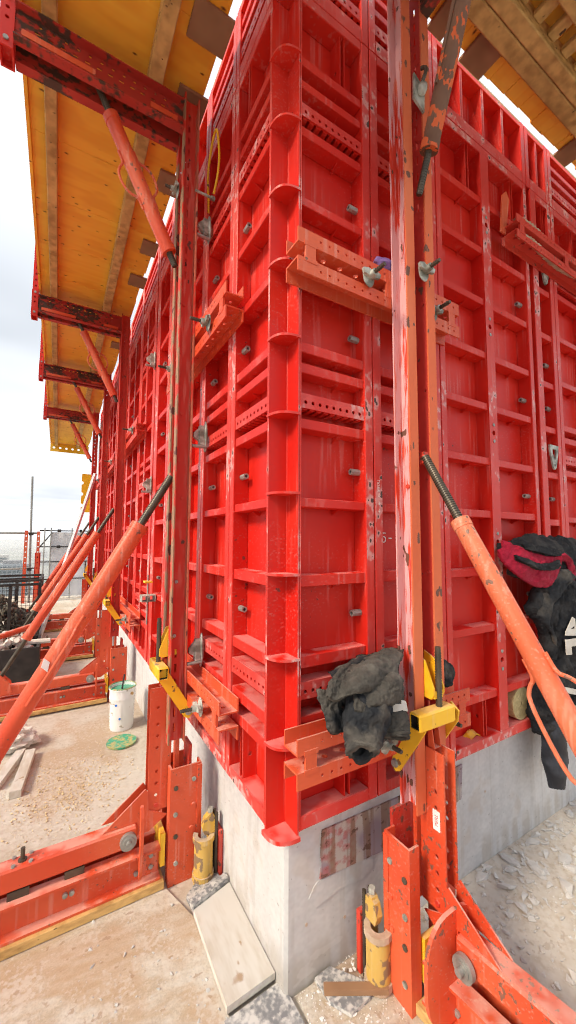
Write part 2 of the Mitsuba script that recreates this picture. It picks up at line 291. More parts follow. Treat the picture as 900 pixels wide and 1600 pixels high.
def sleeve(path, radii, seed, n=28, k=10, amp=0.18, flat=0.8):
    p = smoothpath(path, k); r = np.interp(np.linspace(0, 1, len(p)), np.linspace(0, 1, len(radii)), radii)
    def wr(m, s):
        v = m.vertices; L = len(p)
        return m
    o = sweep(p, r, n, cap=False); i = sweep(p, r*0.86, n, cap=False)
    for m in (o, i):
        v = m.vertices.copy(); c = np.repeat(p, n, axis=0)[:len(v)]; d = v-c
        f = meshkit.fbm(v*np.array([14, 14, 9])+seed, 3, seed)-0.5; g = 1-np.abs(meshkit.fbm(v*np.array([8, 8, 26])+seed*2, 2, seed+4)*2-1)*2
        m.vertices = c+d*(1+amp*2*f+amp*0.5*g)[:, None]*np.array([1, flat, 1])
    L = len(o.vertices); V = np.vstack([o.vertices, i.vertices]); F = [o.faces, i.faces[:, ::-1]+L]
    for b in (0, (len(p)-1)*n):
        j = b+np.arange(n); q = b+(np.arange(n)+1) % n
        F += [np.column_stack([j, q, q+L]), np.column_stack([j, q+L, j+L])]
    return trimesh.Trimesh(V, np.vstack(F), process=False)

# ------------------------------------------------------------------ naming and placing
def numbered(name, _c={}):
    k = _c.get(name, 0); _c[name] = k+1
    return name if k == 0 else f'{name}_{k:03d}'
MA = np.array([[0, -1, 0], [1, 0, 0], [0, 0, 1.0]]); MB = np.diag([1.0, -1, 1])
def place(mesh, M, off=(0, 0, 0)):
    m = tm(mesh); v = (np.asarray(m.vertices)+np.asarray(off)) @ M.T; f = np.asarray(m.faces)
    return trimesh.Trimesh(v, f if np.linalg.det(M) > 0 else f[:, ::-1], process=False)
I3 = np.eye(3)
class Th:
    """a thing: key, frame (M, offset); its parts are entries key__name"""
    def __init__(self, name, label, cat_, M=I3, off=(0, 0, 0), group=None, kind=None):
        self.k = numbered(name); self.M, self.off = M, off
        labels[self.k] = dict(label=label, category=cat_)
        if group: labels[self.k]['group'] = group
        if kind: labels[self.k] = dict(kind=kind, label=label)
    def part(self, name, mesh, mat, smooth=False, parent=None, label=None):
        k = numbered(f'{parent or self.k}__{name}')
        scene[k] = mk.ply(place(mesh, self.M, self.off), 'm_'+mat, smooth=smooth)
        if label: labels[k] = dict(label=label)
        return k
    def solo(self, mesh, mat, smooth=False):
        scene[self.k] = mk.ply(place(mesh, self.M, self.off), 'm_'+mat, smooth=smooth)
        return self
def structure(name, mesh, mat, smooth=False):
    k = numbered(name); scene[k] = mk.ply(tm(mesh), 'm_'+mat, smooth=smooth); labels[k] = dict(kind='structure'); return k

# ------------------------------------------------------------------ setting: floor, far ground, city
structure('floor', cub(-6, 7, -6, 12.6, -0.35, 0), 'floor_dirt')
scene['floor__plywood_sheet'] = mk.ply(prism([(-2.3, -1.9), (-0.19, -1.9), (-0.19, 0.46), (-0.27, 0.685), (-2.3, 0.685)], 'uv', 0.002, 0.016), 'm_ply_dirty')
for i, (a, b) in enumerate([((-1.9, 3.42), (-0.02, 4.72)), ((-1.9, 5.25), (-0.02, 6.8))]):
    scene[f'floor__plywood_sheet_{i+1:03d}'] = mk.ply(cub(a[0], b[0], a[1], b[1], 0.002, 0.012+0.003*i), 'm_ply_dirty' if i < 2 else 'm_floor_dirt')
structure('far_ground', prism(trimesh.path.polygons.Polygon([(40000*math.cos(a), 40000*math.sin(a)) for a in np.linspace(0, 2*np.pi, 48, endpoint=False)]), 'uv', -92, -90), 'far_ground')
structure('building_top', cub(-6.0, 7.0, -6.0, 12.6, -89.9, -0.36), 'concrete')

# concrete core wall
c = 0.012
core = Th('concrete_wall', 'pale grey concrete wall corner below the red formwork', 'wall')
core.part('wall', prism([(c, 0), (4.0, 0), (4.0, 3.0), (1.4, 3.0), (1.4, 9.0), (0, 9.0), (0, c)], 'uv', 0.001, 4.24), 'concrete')
pl = Polygon([(0.148, 0.352), (0.40, 0.335), (0.70, 0.312), (1.0, 0.372), (1.012, 0.53), (0.70, 0.512), (0.16, 0.522), (0.152, 0.44), (0.158, 0.40)])
core.part('stained_plate', place(prism(pl, 'uz', 0.0005, 0.007), MB), 'rust_plate', label='rust stained plate with purple and red drips on the concrete')
core.part('mortar_patch', place(prism([(0.10, 0.30), (0.13, 0.255), (0.25, 0.275), (0.36, 0.262), (0.42, 0.285), (0.42, 0.333), (0.14, 0.345), (0.12, 0.33)], 'uz', 0.0005, 0.003), MB), 'concrete')
for uu, zz in ((0.27, 0.16), (0.09, 0.215), (1.2, 0.34)):
    core.part('blow_hole', place(cyl((uu, 0.0004, zz), (uu, 0.0016, zz), 0.006, n=10), MB), 'tan_mud')

# ------------------------------------------------------------------ formwork panels
RIB_A = [(0.865, 0.908, 'rib'), (0.957, 1.002, 'box'), (1.061, 1.121, 'strip'), (1.169, 1.213, 'box'), (1.461, 1.504, 'rib'), (1.757, 1.792, 'rib'),
         (2.056, 2.095, 'rib'), (2.136, 2.193, 'strip'), (2.274, 2.313, 'rib'), (2.356, 2.396, 'rib'), (2.655, 2.692, 'rib'), (2.961, 2.997, 'rib'),
         (3.262, 3.300, 'rib'), (3.344, 3.400, 'strip'), (3.470, 3.504, 'rib'), (3.571, 3.609, 'rib')]
RIB_B = [(z-0.018, z+0.02, 'rib') for z in (0.86, 1.188, 1.475, 1.775, 2.06, 2.36, 2.65, 2.955, 3.256, 3.56)]
RIB_C = [(z-0.018, z+0.02, 'rib') for z in (0.87, 1.16, 1.46, 1.75, 2.045, 2.335, 2.625, 2.945, 3.245, 3.56)]
Z0, ZS, ZT, L = 0.622, 3.890, 4.312, 0.088
def rib_mesh(a, b, z0, z1, kind, holes=True):
    w = b-a
    if kind == 'strip':
        n = max(3, int(w/0.034)); xs = a+w*(np.arange(n)+0.7)/(n+0.4)
        plate = cub(a, b, 0.074, 0.082, z0, z1)
        zc = z0+(z1-z0)*0.42
        plate -= MF.compose([cyl((x, 0.07, zc), (x, 0.09, zc), 0.0075, n=10) for x in xs])
        teeth = [cub(x-0.011, x+0.011, 0.022, 0.074, z0-0.004, z0+0.02) for x in xs]
        return cat(plate, cub(a, b, 0.013, 0.073, z1-0.010, z1), *teeth)
    d = 0.080
    m = bev(a, b, 0.0125, d, z0, z1, 0.0025)
    if kind == 'rib' and w > 0.2:
        x = a+w*0.62
        m = cat(m, prism([(0.0125, z0-0.0002), (0.060, z0-0.0002), (0.0125, z0-0.022)], 'vz', x, x+0.004))
    if holes and w > 0.1 and kind == 'rib':
        m = cat(m, cyl((a+w*0.45, 0.05, z0-0.0015), (a+w*0.45, 0.05, z0), 0.007, n=8))
    return m
def tie_bolt(th, u, z, v0=0.014, v1=0.075, tilt=0.0):
    m = cyl((u+0.0005, 0.045, z), (u-0.045, 0.045, z), 0.0135, n=8)-cyl((u-0.02, 0.045, z), (u-0.06, 0.045, z), 0.007, n=8)
    th.part('bolt', m, 'grey_metal')
def panel(side, u0, u1, ribs, label, lf=0.042, rf=0.042, mid=None, zone=(Z0, ZS), bolts=(), stiff=None, full=True):
    M = MA if side == 'A' else MB
    th = Th('formwork_panel', label, 'formwork panel', M); za, zb = zone
    e = 0.0008
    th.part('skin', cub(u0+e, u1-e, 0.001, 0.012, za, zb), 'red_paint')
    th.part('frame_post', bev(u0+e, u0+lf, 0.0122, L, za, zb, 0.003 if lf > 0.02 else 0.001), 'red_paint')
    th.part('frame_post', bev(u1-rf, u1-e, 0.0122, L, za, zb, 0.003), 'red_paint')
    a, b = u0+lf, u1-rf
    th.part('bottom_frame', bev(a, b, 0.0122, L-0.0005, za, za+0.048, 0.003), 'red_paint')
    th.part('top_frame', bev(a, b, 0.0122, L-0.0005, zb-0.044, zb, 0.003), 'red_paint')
    bays = [(a, b)] if not mid else [(a, mid[0]), (mid[1], b)]
    if mid:
        m = cub(mid[0], mid[1], 0.0122, L, za+0.048, zb-0.044)
        hz = [z for z in (1.63, 2.22, 2.82, 3.42, 1.02) if za < z < zb]
        uc = (mid[0]+mid[1])/2
        for z in hz: m -= cyl((uc, 0.05, z), (uc, 0.1, z), 0.014, n=12)
        th.part('middle_post', m, 'red_paint')
        for z in hz:
            for s in (-0.045, 0.045):
                th.part('bolt', cyl((uc, L-0.001, z+s), (uc, L+0.003, z+s), 0.009, n=10), 'grey_metal')
    for (z0, z1, kind) in ribs:
        for (p, q) in bays:
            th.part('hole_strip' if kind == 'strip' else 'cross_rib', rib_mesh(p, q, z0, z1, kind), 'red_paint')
    for (p, q) in bays:
        if q-p < 0.12: continue
        for zs, ze in (((za+0.048, ribs[0][0]), (ribs[-1][1], zb-0.044)) if ribs else ((za+0.048, zb-0.044),)):
            if ze-zs < 0.08: continue
            for f in ((0.68,) if q-p < 0.45 else (0.3, 0.68)):
                x = p+(q-p)*f
                pr = [(0.0125, zs), (0.078, zs), (0.078, ze), (0.0125, ze)]
                pm = MF.compose([cub(x-0.014, x-0.009, 0.0125, 0.078, zs, ze), cub(x+0.009, x+0.014, 0.0125, 0.078, zs, ze)])
                pm -= cyl((x-0.03, 0.045, zs+0.09), (x+0.03, 0.045, zs+0.09), 0.009, n=10)
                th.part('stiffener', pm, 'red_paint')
    for (u, z) in bolts: tie_bolt(th, u1-rf, z)
    return th
def top_panel(side, u0, u1, label, strips):
    M = MA if side == 'A' else MB
    th = Th('top_panel', label, 'formwork panel', M); e = 0.0008; za, zb = ZS+0.003, ZT
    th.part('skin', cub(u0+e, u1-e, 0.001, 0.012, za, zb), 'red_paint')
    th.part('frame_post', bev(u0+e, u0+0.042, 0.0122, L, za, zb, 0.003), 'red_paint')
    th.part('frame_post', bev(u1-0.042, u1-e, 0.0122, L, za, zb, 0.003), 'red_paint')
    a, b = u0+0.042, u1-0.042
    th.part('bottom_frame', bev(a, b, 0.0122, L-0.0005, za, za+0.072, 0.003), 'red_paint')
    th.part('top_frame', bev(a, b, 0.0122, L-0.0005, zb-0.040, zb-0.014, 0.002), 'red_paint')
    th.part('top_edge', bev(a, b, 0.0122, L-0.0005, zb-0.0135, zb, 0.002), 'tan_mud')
    if strips:
        for z0, z1, k in ((4.005, 4.06, 'strip'), (4.11, 4.145, 'rib'), (4.19, 4.222, 'rib')):
            th.part('hole_strip' if k == 'strip' else 'cross_rib', rib_mesh(a, b, z0, z1, k), 'red_paint')
    else:
        n = max(2, int((b-a)/0.19))
        for i in range(1, n):
            x = a+(b-a)*i/n
            fin = prism([(0.0125, za+0.072), (0.084, za+0.072), (0.020, zb-0.045), (0.0125, zb-0.045)], 'vz', x-0.028, x-0.024)
            th.part('stiffener', cat(fin, cub(x-0.012, x-0.004, 0.0125, 0.084, za+0.072, zb-0.04), cub(x, x+0.012, 0.076, 0.084, za+0.072, zb-0.04)), 'red_paint')
    return th
ordn = ['next to the corner post', 'second from the corner', 'third from the corner', 'fourth from the corner', 'fifth from the corner', 'sixth from the corner', 'seventh from the corner', 'eighth from the corner', 'ninth from the corner', 'tenth from the corner', 'eleventh from the corner', 'farthest from the corner']
# right hand wall (B)
panel('B', 0.002, 0.370, RIB_A, 'red steel formwork panel on the right wall, next to the corner post', lf=0.006, rf=0.046,
      bolts=[(0.31, 1.338), (0.31, 1.92), (0.31, 2.50), (0.315, 3.10)])
panel('B', 0.373, 0.815, RIB_A, 'red steel formwork panel on the right wall, half hidden behind the faded upright', lf=0.047, rf=0.036, bolts=[(0.715, 1.90), (0.745, 2.5), (0.745, 3.1), (0.745, 1.33)])
panel('B', 0.818, 1.694, RIB_B, 'wide red formwork panel on the right wall with a holed middle post', lf=0.042, rf=0.04, mid=(1.212, 1.286), bolts=[(1.62, 1.904), (1.655, 2.489), (1.655, 3.098), (1.62, 1.33)])
panel('B', 1.737, 1.990, RIB_C, 'narrow red formwork panel on the right wall near the right photo edge', lf=0.068, rf=0.045, bolts=[(1.925, 1.903), (1.935, 2.49), (1.938, 2.778)])
panel('B', 1.993, 2.90, RIB_A, 'red formwork panel on the right wall cut by the right photo edge', lf=0.045, rf=0.045, mid=(2.42, 2.48))
panel('B', 2.903, 3.80, RIB_A, 'red formwork panel at the far end of the right wall', mid=(3.33, 3.39))
fs = Th('filler_strip', 'recessed red filler strip between wide and narrow panel of the right wall', 'filler strip', MB)
fs.part('plate', cub(1.695, 1.736, 0.001, 0.014, Z0, ZS), 'red_paint')
for z in (1.33, 1.907, 2.494, 2.78):
    fs.part('tie_rod', cyl((1.696, 0.06, z), (1.735, 0.06, z), 0.006, n=8), 'tan_mud')
for i, (a, b, s) in enumerate([(0.002, 0.370, 1), (0.373, 0.815, 1), (0.818, 1.70, 0), (1.703, 1.985, 0), (1.988, 2.9, 1), (2.903, 3.8, 1)]):
    top_panel('B', a, b, 'low red top panel on the right wall edge, ' + ordn[i], s)
# left hand wall (A)
WA = [(0.002, 0.376, 0.006, 0.044, None), (0.379, 0.79, 0.045, 0.032, None), (0.793, 1.618, 0.06, 0.05, (1.17, 1.23)), (1.621, 2.10, 0.05, 0.11, None), (2.14, 2.86, 0.09, 0.07, (2.50, 2.56)),
      (2.863, 3.66, 0.07, 0.05, (3.2, 3.26)), (3.663, 4.46, 0.05, 0.05, (4.0, 4.06)), (4.463, 5.26, 0.05, 0.05, (4.8, 4.86)), (5.263, 6.06, 0.05, 0.05, (5.6, 5.66)), (6.063, 6.86, 0.05, 0.05, None), (6.863, 7.66, 0.05, 0.05, None)]
for i, (a, b, lf, rf, mid) in enumerate(WA):
    wb = b-rf-0.03
    panel('A', a, b, RIB_A if i in (0, 1, 4) else RIB_B, 'red steel formwork panel on the left wall, ' + ordn[i], lf, rf, mid, bolts=[(wb, z) for z in (1.33, 1.92, 2.515, 3.12)])
    top_panel('A', a, b, 'low red top panel on the left wall edge, ' + ordn[i], i != 2)
f2 = Th('filler_strip', 'recessed red filler strip between panels of the left wall', 'filler strip', MA).solo(cub(2.101, 2.139, 0.001, 0.05, Z0, ZS), 'red_paint')

# corner post with gusset plates
cp = Th('corner_post', 'tall red corner post with rounded gusset plates', 'corner post')
cp.part('flange', cub(-L, -0.0005, -0.007, 0.0, 0.609, ZS), 'red_paint')
cp.part('flange', cub(-0.007, 0.0, -L, -0.0075, 0.609, ZS), 'red_paint')
cp.part('weld_seam', prism([(-0.007, -0.0075), (-0.010, -0.0075), (-0.007, -0.0105)], 'uv', 0.62, ZS), 'red_paint')
cp.part('flange', cub(-L, -0.0005, -0.007, 0.0, ZS+0.004, ZT), 'red_paint')
cp.part('flange', cub(-0.007, 0.0, -L, -0.0075, ZS+0.004, ZT), 'red_paint')
def gus(r=0.0945, k=2.7):
    t = np.linspace(0, np.pi/2, 15)
    return [(-0.006, -0.006)]+[(-r*max(math.cos(a), 0)**(2/k), -r*max(math.sin(a), 0)**(2/k)) for a in t]
for i, z in enumerate([0.608]+[0.607+0.2995*j for j in range(1, 12)]+[4.10, 4.30]):
    cp.part('gusset', prism(gus(0.1 if i == 0 else 0.0945), 'uv', z-(0.008 if i == 0 else 0.003), z+0.006), 'red_paint')

# ------------------------------------------------------------------ walers
def waler(side, u0, u1, z0, z1, label, v0=0.0895, v1=0.176, mat='orange_paint', lugs=True):
    M = MA if side == 'A' else MB
    th = Th('waler', label, 'waler beam', M); h = (z1-z0)*0.335; t = 0.006
    n = max(3, int((u1-u0)/0.042)); xs = np.linspace(u0+0.06, u1-0.04, n)
    def chan(zw, zf0, zf1, top):
        web = cub(u0, u1, v0, v1, zw, zw+t) - MF.compose([cyl((x, (v0+v1)/2, zw-0.01), (x, (v0+v1)/2, zw+0.02), 0.011, n=10) for x in xs[::2]])
        zc = (zf0+zf1)/2
        fr = cub(u0, u1, v1-t, v1, zf0, zf1) - MF.compose([cyl((x, v1-0.02, zc), (x, v1+0.01, zc), 0.0055, n=10) for x in xs if abs(x-u0) > 0.1])
        return cat(web, fr, cub(u0, u1, v0, v0+t, zf0, zf1))
    th.part('lower_channel', chan(z0+h-t, z0, z0+h-t, 0), mat)
    th.part('upper_channel', chan(z1-h, z1-h+t, z1, 1), mat)
    for x in (u0+0.055, (u0+u1)/2, u1-0.055):
        th.part('spacer_lug', cat(cub(x-0.022, x+0.022, v1-0.010, v1+0.001, z0+h+0.0005, z1-h-0.0005), cub(x-0.028, x+0.028, v1-0.001, v1+0.002, z0+h-0.012, z0+h+0.004), cub(x-0.028, x+0.028, v1-0.001, v1+0.002, z1-h-0.004, z1-h+0.012)), mat)
    return th
waler('B', -0.062, 0.845, 0.821, 0.981, 'orange double channel waler low on the right wall under the crumpled jacket')
waler('B', -0.064, 0.848, 2.600, 2.766, 'orange double channel waler high on the right wall above eye level')
waler('A', 0.235, 1.30, 0.815, 1.021-0.04, 'dusty orange waler low on the left wall beside the nearest upright')
waler('A', 0.240, 1.30, 2.605, 2.77, 'orange waler high on the left wall beside the nearest upright')
for i, (a, b) in enumerate([(2.45, 3.9), (4.2, 5.7), (6.1, 7.4)]):
    waler('A', a, b, 0.815, 0.98, ['dusty orange waler low on the left wall at the second upright', 'orange waler low on the left wall at the third upright', 'orange waler low on the left wall at the farthest upright'][i])
    waler('A', a, b, 2.605, 2.77, ['weathered waler high on the left wall at the second upright', 'orange waler high on the left wall at the third upright', 'orange waler high on the left wall at the farthest upright'][i], mat='worn_red')
uw = waler('B', 1.40, 2.55, 3.36, 3.50, 'mud caked waler high on the right wall at the right photo edge', mat='worn_red')
for z in (3.36+0.045, 3.50):
    x = np.arange(1.45, 2.5, 0.03)
    uw.part('mud_crust', cat(*[lumpy((q, 0.15+0.012*math.sin(q*9), z), (0.026, 0.02, 0.008+0.006*((i*7) % 5)/5), i, 0.5, 1) for i, q in enumerate(x)]), 'tan_mud')
uw.part('hook_plate', prism([(1.36, 3.42), (1.41, 3.42), (1.46, 3.66), (1.43, 3.70), (1.39, 3.66)], 'uz', 0.10, 0.108), 'orange_paint')

# ------------------------------------------------------------------ wing nuts on tie rods
def wing_nut(side, u, z, v, label, rod=0.10, plate='disc', tilt=0.0):
    th = Th('wing_nut', label, 'wing nut', MA if side == 'A' else MB)
    s, c_ = math.sin(tilt), math.cos(tilt)
    w = [lumpy((u, v+0.012, z), (0.030, 0.007, 0.042), int(u*100)+3, 0.12, 2)]
    th.part('plate', w[0], 'cast_metal', 40)
    hub = cat(cyl((u, v+0.01, z), (u, v+0.05, z), 0.017, 0.014, 12))
    wing = lambda sg: prism([(u+sg*0.008*c_, z+sg*0.008*s-0.012), (u+sg*0.04, z-0.006+sg*0.03*s), (u+sg*0.046, z+0.012+sg*0.03*s), (u+sg*0.02, z+0.02), (u+sg*0.006, z+0.012)], 'uz', v+0.022, v+0.034)
    th.part('nut', cat(hub, wing(1), wing(-1)), 'cast_metal', 40)
    r = [cyl((u, v+0.05, z), (u, v+0.05+rod, z), 0.0075, n=8)]+[cyl((u, v+0.055+q, z), (u, v+0.058+q, z), 0.0092, n=8) for q in np.arange(0, rod-0.01, 0.010)]
    th.part('threaded_rod', cat(*r), 'dark_thread')
wing_nut('B', 0.262, 2.683, 0.176, 'grey wing nut on the high right waler, left of the faded upright', 0.05)
wing_nut('B', 0.645, 2.660, 0.176, 'grey wing nut on the high right waler, right of the faded upright', 0.05)
wing_nut('B', 0.482, 2.735, 0.2626, 'big grey clamp nut on the front of the faded upright', 0.04)
wing_nut('B', 0.318, 0.885, 0.176, 'muddy wing nut below the jacket on the low right waler', 0.04)
wing_nut('B', 0.640, 0.905, 0.176, 'wing nut right of the yellow clamp on the low right waler', 0.05)
wing_nut('A', 0.430, 2.665, 0.176, 'grey wing nut on the high left waler, right of the nearest upright', 0.05)
wing_nut('A', 0.430, 0.895, 0.176, 'pale wing nut on the low left waler, right of the yellow clamp', 0.05)
wing_nut('A', 1.10, 2.70, 0.176, 'grey wing nut on the high left waler, left of the nearest upright', 0.05)
for u, z, w in ((2.62, 2.69, 'high left waler at the second upright'), (2.62, 0.90, 'low left waler at the second upright'), (4.35, 2.69, 'high left waler at the third upright'), (6.25, 2.69, 'high left waler at the farthest upright')):
    wing_nut('A', u, z, 0.176, 'grey wing nut on the ' + w, 0.05)
# panel clamps (couplers) across panel joints
def clamp(side, u, z, label, h=0.17):
    th = Th('panel_clamp', label, 'clamp', MA if side == 'A' else MB)
    th.part('jaw', lumpy((u, 0.100, z), (0.022, 0.012, h/2), int(z*10), 0.15, 2), 'cast_metal', 40)
    th.part('bracket', cat(prism([(u-0.018, z-0.05), (u+0.018, z-0.05), (u+0.012, z+0.055), (u-0.012, z+0.055)], 'uz', 0.108, 0.135), prism([(0.135, z-0.03), (0.165, z-0.01), (0.165, z+0.012), (0.135, z+0.045)], 'vz', u-0.011, u+0.011)), 'cast_metal', 40)
    th.part('pin', cyl((u-0.012, 0.10, z-0.06), (u-0.012, 0.175, z-0.06), 0.009, n=10), 'grey_metal')
clamp('A', 0.705, 2.19, 'grey panel clamp on the left wall at mid height right of the nearest upright')
clamp('A', 0.715, 3.38, 'grey panel clamp high on the left wall right of the nearest upright')
clamp('A', 0.70, 1.07, 'pale panel clamp low on the left wall above the dusty waler')
clamp('A', 2.12, 2.10, 'grey panel clamp on the left wall beside the second upright')
clamp('A', 2.12, 3.2, 'dark panel clamp high on the left wall beside the second upright')
clamp('A', 1.05, 3.05, 'grey panel clamp high on the left wall left of the nearest upright')
wing_nut('A', 0.745, 3.56, 0.2622, 'grey wing nut high on the front of the nearest left upright', 0.03)
pc = Th('panel_clamp', 'grey square clamp plate high on the side of the faded upright', 'clamp', MB)
pc.part('plate', prism([(0.452, 3.50), (0.515, 3.47), (0.52, 3.58), (0.455, 3.62)], 'uz', 0.2625, 0.272), 'cast_metal')
pc.part('nut', lumpy((0.488, 0.285, 3.55), (0.02, 0.02, 0.028), 4, 0.3, 2), 'cast_metal', 40)
pc.part('hook', sweep(smoothpath([(0.488, 0.28, 3.57), (0.495, 0.30, 3.62), (0.50, 0.29, 3.65), (0.495, 0.275, 3.66)], 5), 0.008, 8), 'dark_thread', 40)
bc = Th('box_clamp', 'small grey box clamp with two square tubes on the left wall', 'clamp', MA)
for q in (0.089, 0.143):
    bc.part('tube', cub(1.84, 1.93, q, q+0.050, 1.160, 1.210)-cub(1.80, 1.95, q+0.006, q+0.044, 1.166, 1.204), 'cast_metal')
bc.part('rod', cyl((1.90, 0.14, 0.98), (1.90, 0.14, 1.36), 0.006, n=8), 'grey_metal')
bc.part('cap', bev(1.87, 1.94, 0.11, 0.17, 1.30, 1.315), 'yellow_paint')
# yellow wire loop high on the left wall
yl = Th('wire_loop', 'yellow bent rod loop hanging on the left wall', 'loop', MA)
yl.part('rod', sweep(smoothpath([(0.73, 0.10, 3.50), (0.725, 0.11, 3.70), (0.68, 0.115, 3.79), (0.58, 0.115, 3.86), (0.565, 0.11, 3.80), (0.565, 0.105, 3.62), (0.62, 0.11, 3.52)], 6), 0.006, 8), 'yellow_paint', 40)
yl.part('bolt', hexbolt((0.66, 0.09, 3.53), (0, 1, 0), 0.012, 0.02, 0.09), 'cast_metal')

# lifting hooks (V shaped plates) in the narrow panel
for (z, lab) in ((3.37, 'V shaped grey hook plate in the narrow panel, upper one'), (2.16, 'V shaped grey hook plate in the narrow panel, lower one')):
    V = Polygon([(1.83, z+0.075), (1.935, z+0.075), (1.93, z+0.03), (1.90, z-0.065), (1.882, z-0.08), (1.865, z-0.065), (1.835, z+0.03)], [[(1.86, z+0.05), (1.905, z+0.05), (1.905, z+0.02), (1.884, z-0.02), (1.862, z+0.02)], [(1.876, z-0.045), (1.89, z-0.045), (1.89, z-0.058), (1.876, z-0.058)]])
    Th('hook_plate', lab, 'hook plate', MB).solo(prism(V, 'uz', 0.084, 0.094), 'cast_metal')

# ------------------------------------------------------------------ bracing frames (uprights with raking braces)
def tube_brace(th, name, uc, A, B_, r, mat, t0, t1, handle=(0.5, 0.64), hdir='u', rod=0.02):
    A, B_ = np.array([uc, *A]), np.array([uc, *B_]); D = B_-A; ln = np.linalg.norm(D); d = D/ln
    P0, P1 = A+D*t0, A+D*t1
    k = th.part(name, cat(cyl(P0, P1, r, n=24), cyl(P0-d*0.004, P0+d*0.03, r*1.07, n=24), cyl(P1-d*0.03, P1+d*0.004, r*1.07, n=24)), mat, 40)
    for (a, b) in ((A, P0), (P1, B_)):
        if np.linalg.norm(b-a) < 0.01: continue
        m = [cyl(a, b, rod*0.86, n=14)]
        for s in np.arange(0.0, np.linalg.norm(b-a)-0.006, 0.0095):
            q = a+(b-a)/np.linalg.norm(b-a)*s
            m.append(cyl(q, q+d*0.0055, rod, n=14))
        th.part('spindle', cat(*m), 'dark_thread', 30, parent=k)
    n = np.array([1.0, 0, 0])
    if hdir == 'n': n = np.cross(d, n)
    for s in ((-1, 1) if hdir != 'flat' else (-1,)):
        h0, h1 = A+D*handle[0], A+D*handle[1]
        off = n*s
        kk = 1.0 if hdir != 'flat' else 0.1
        pts = [h0-d*0.06+off*(r+0.004), h0+off*(r+0.004), h0+d*0.015+off*(r+0.03*kk), h0+d*0.05+off*(r+0.055*kk), h1-d*0.05+off*(r+0.055*kk), h1-d*0.015+off*(r+0.03*kk), h1+off*(r+0.004), h1+d*0.06+off*(r+0.004)]
        th.part('handle', sweep(chaikin(pts), 0.0065, 8), mat, 40, parent=k)
    return k
def channel_post(w0, wweb, zb, zt, v0, v1, slots):
    lo, hi = min(w0, wweb), max(w0, wweb); t = 0.006
    a, b = (wweb-t, wweb) if wweb > w0 else (wweb, wweb+t)
    web = cub(a, b, v0, v1, zb, zt)
    vs = v0+0.55*(v1-v0)
    cuts = [cub(a-0.01, b+0.01, vs-0.006, vs+0.006, z, z+0.042) for z in slots if zb < z < zt-0.05]
    cuts += [cyl((a-0.01, vs+0.018, z), (b+0.01, vs+0.018, z), 0.006, n=8) for z in np.arange(zb+0.5, zt, 0.37)]
    web -= MF.compose(cuts)
    f0, f1 = (lo, hi-t) if wweb > w0 else (lo+t, hi)
    return cat(web, cub(f0, f1, v0, v0+0.0065, zb, zt), cub(f0, f1, v1-0.0065, v1, zb, zt))
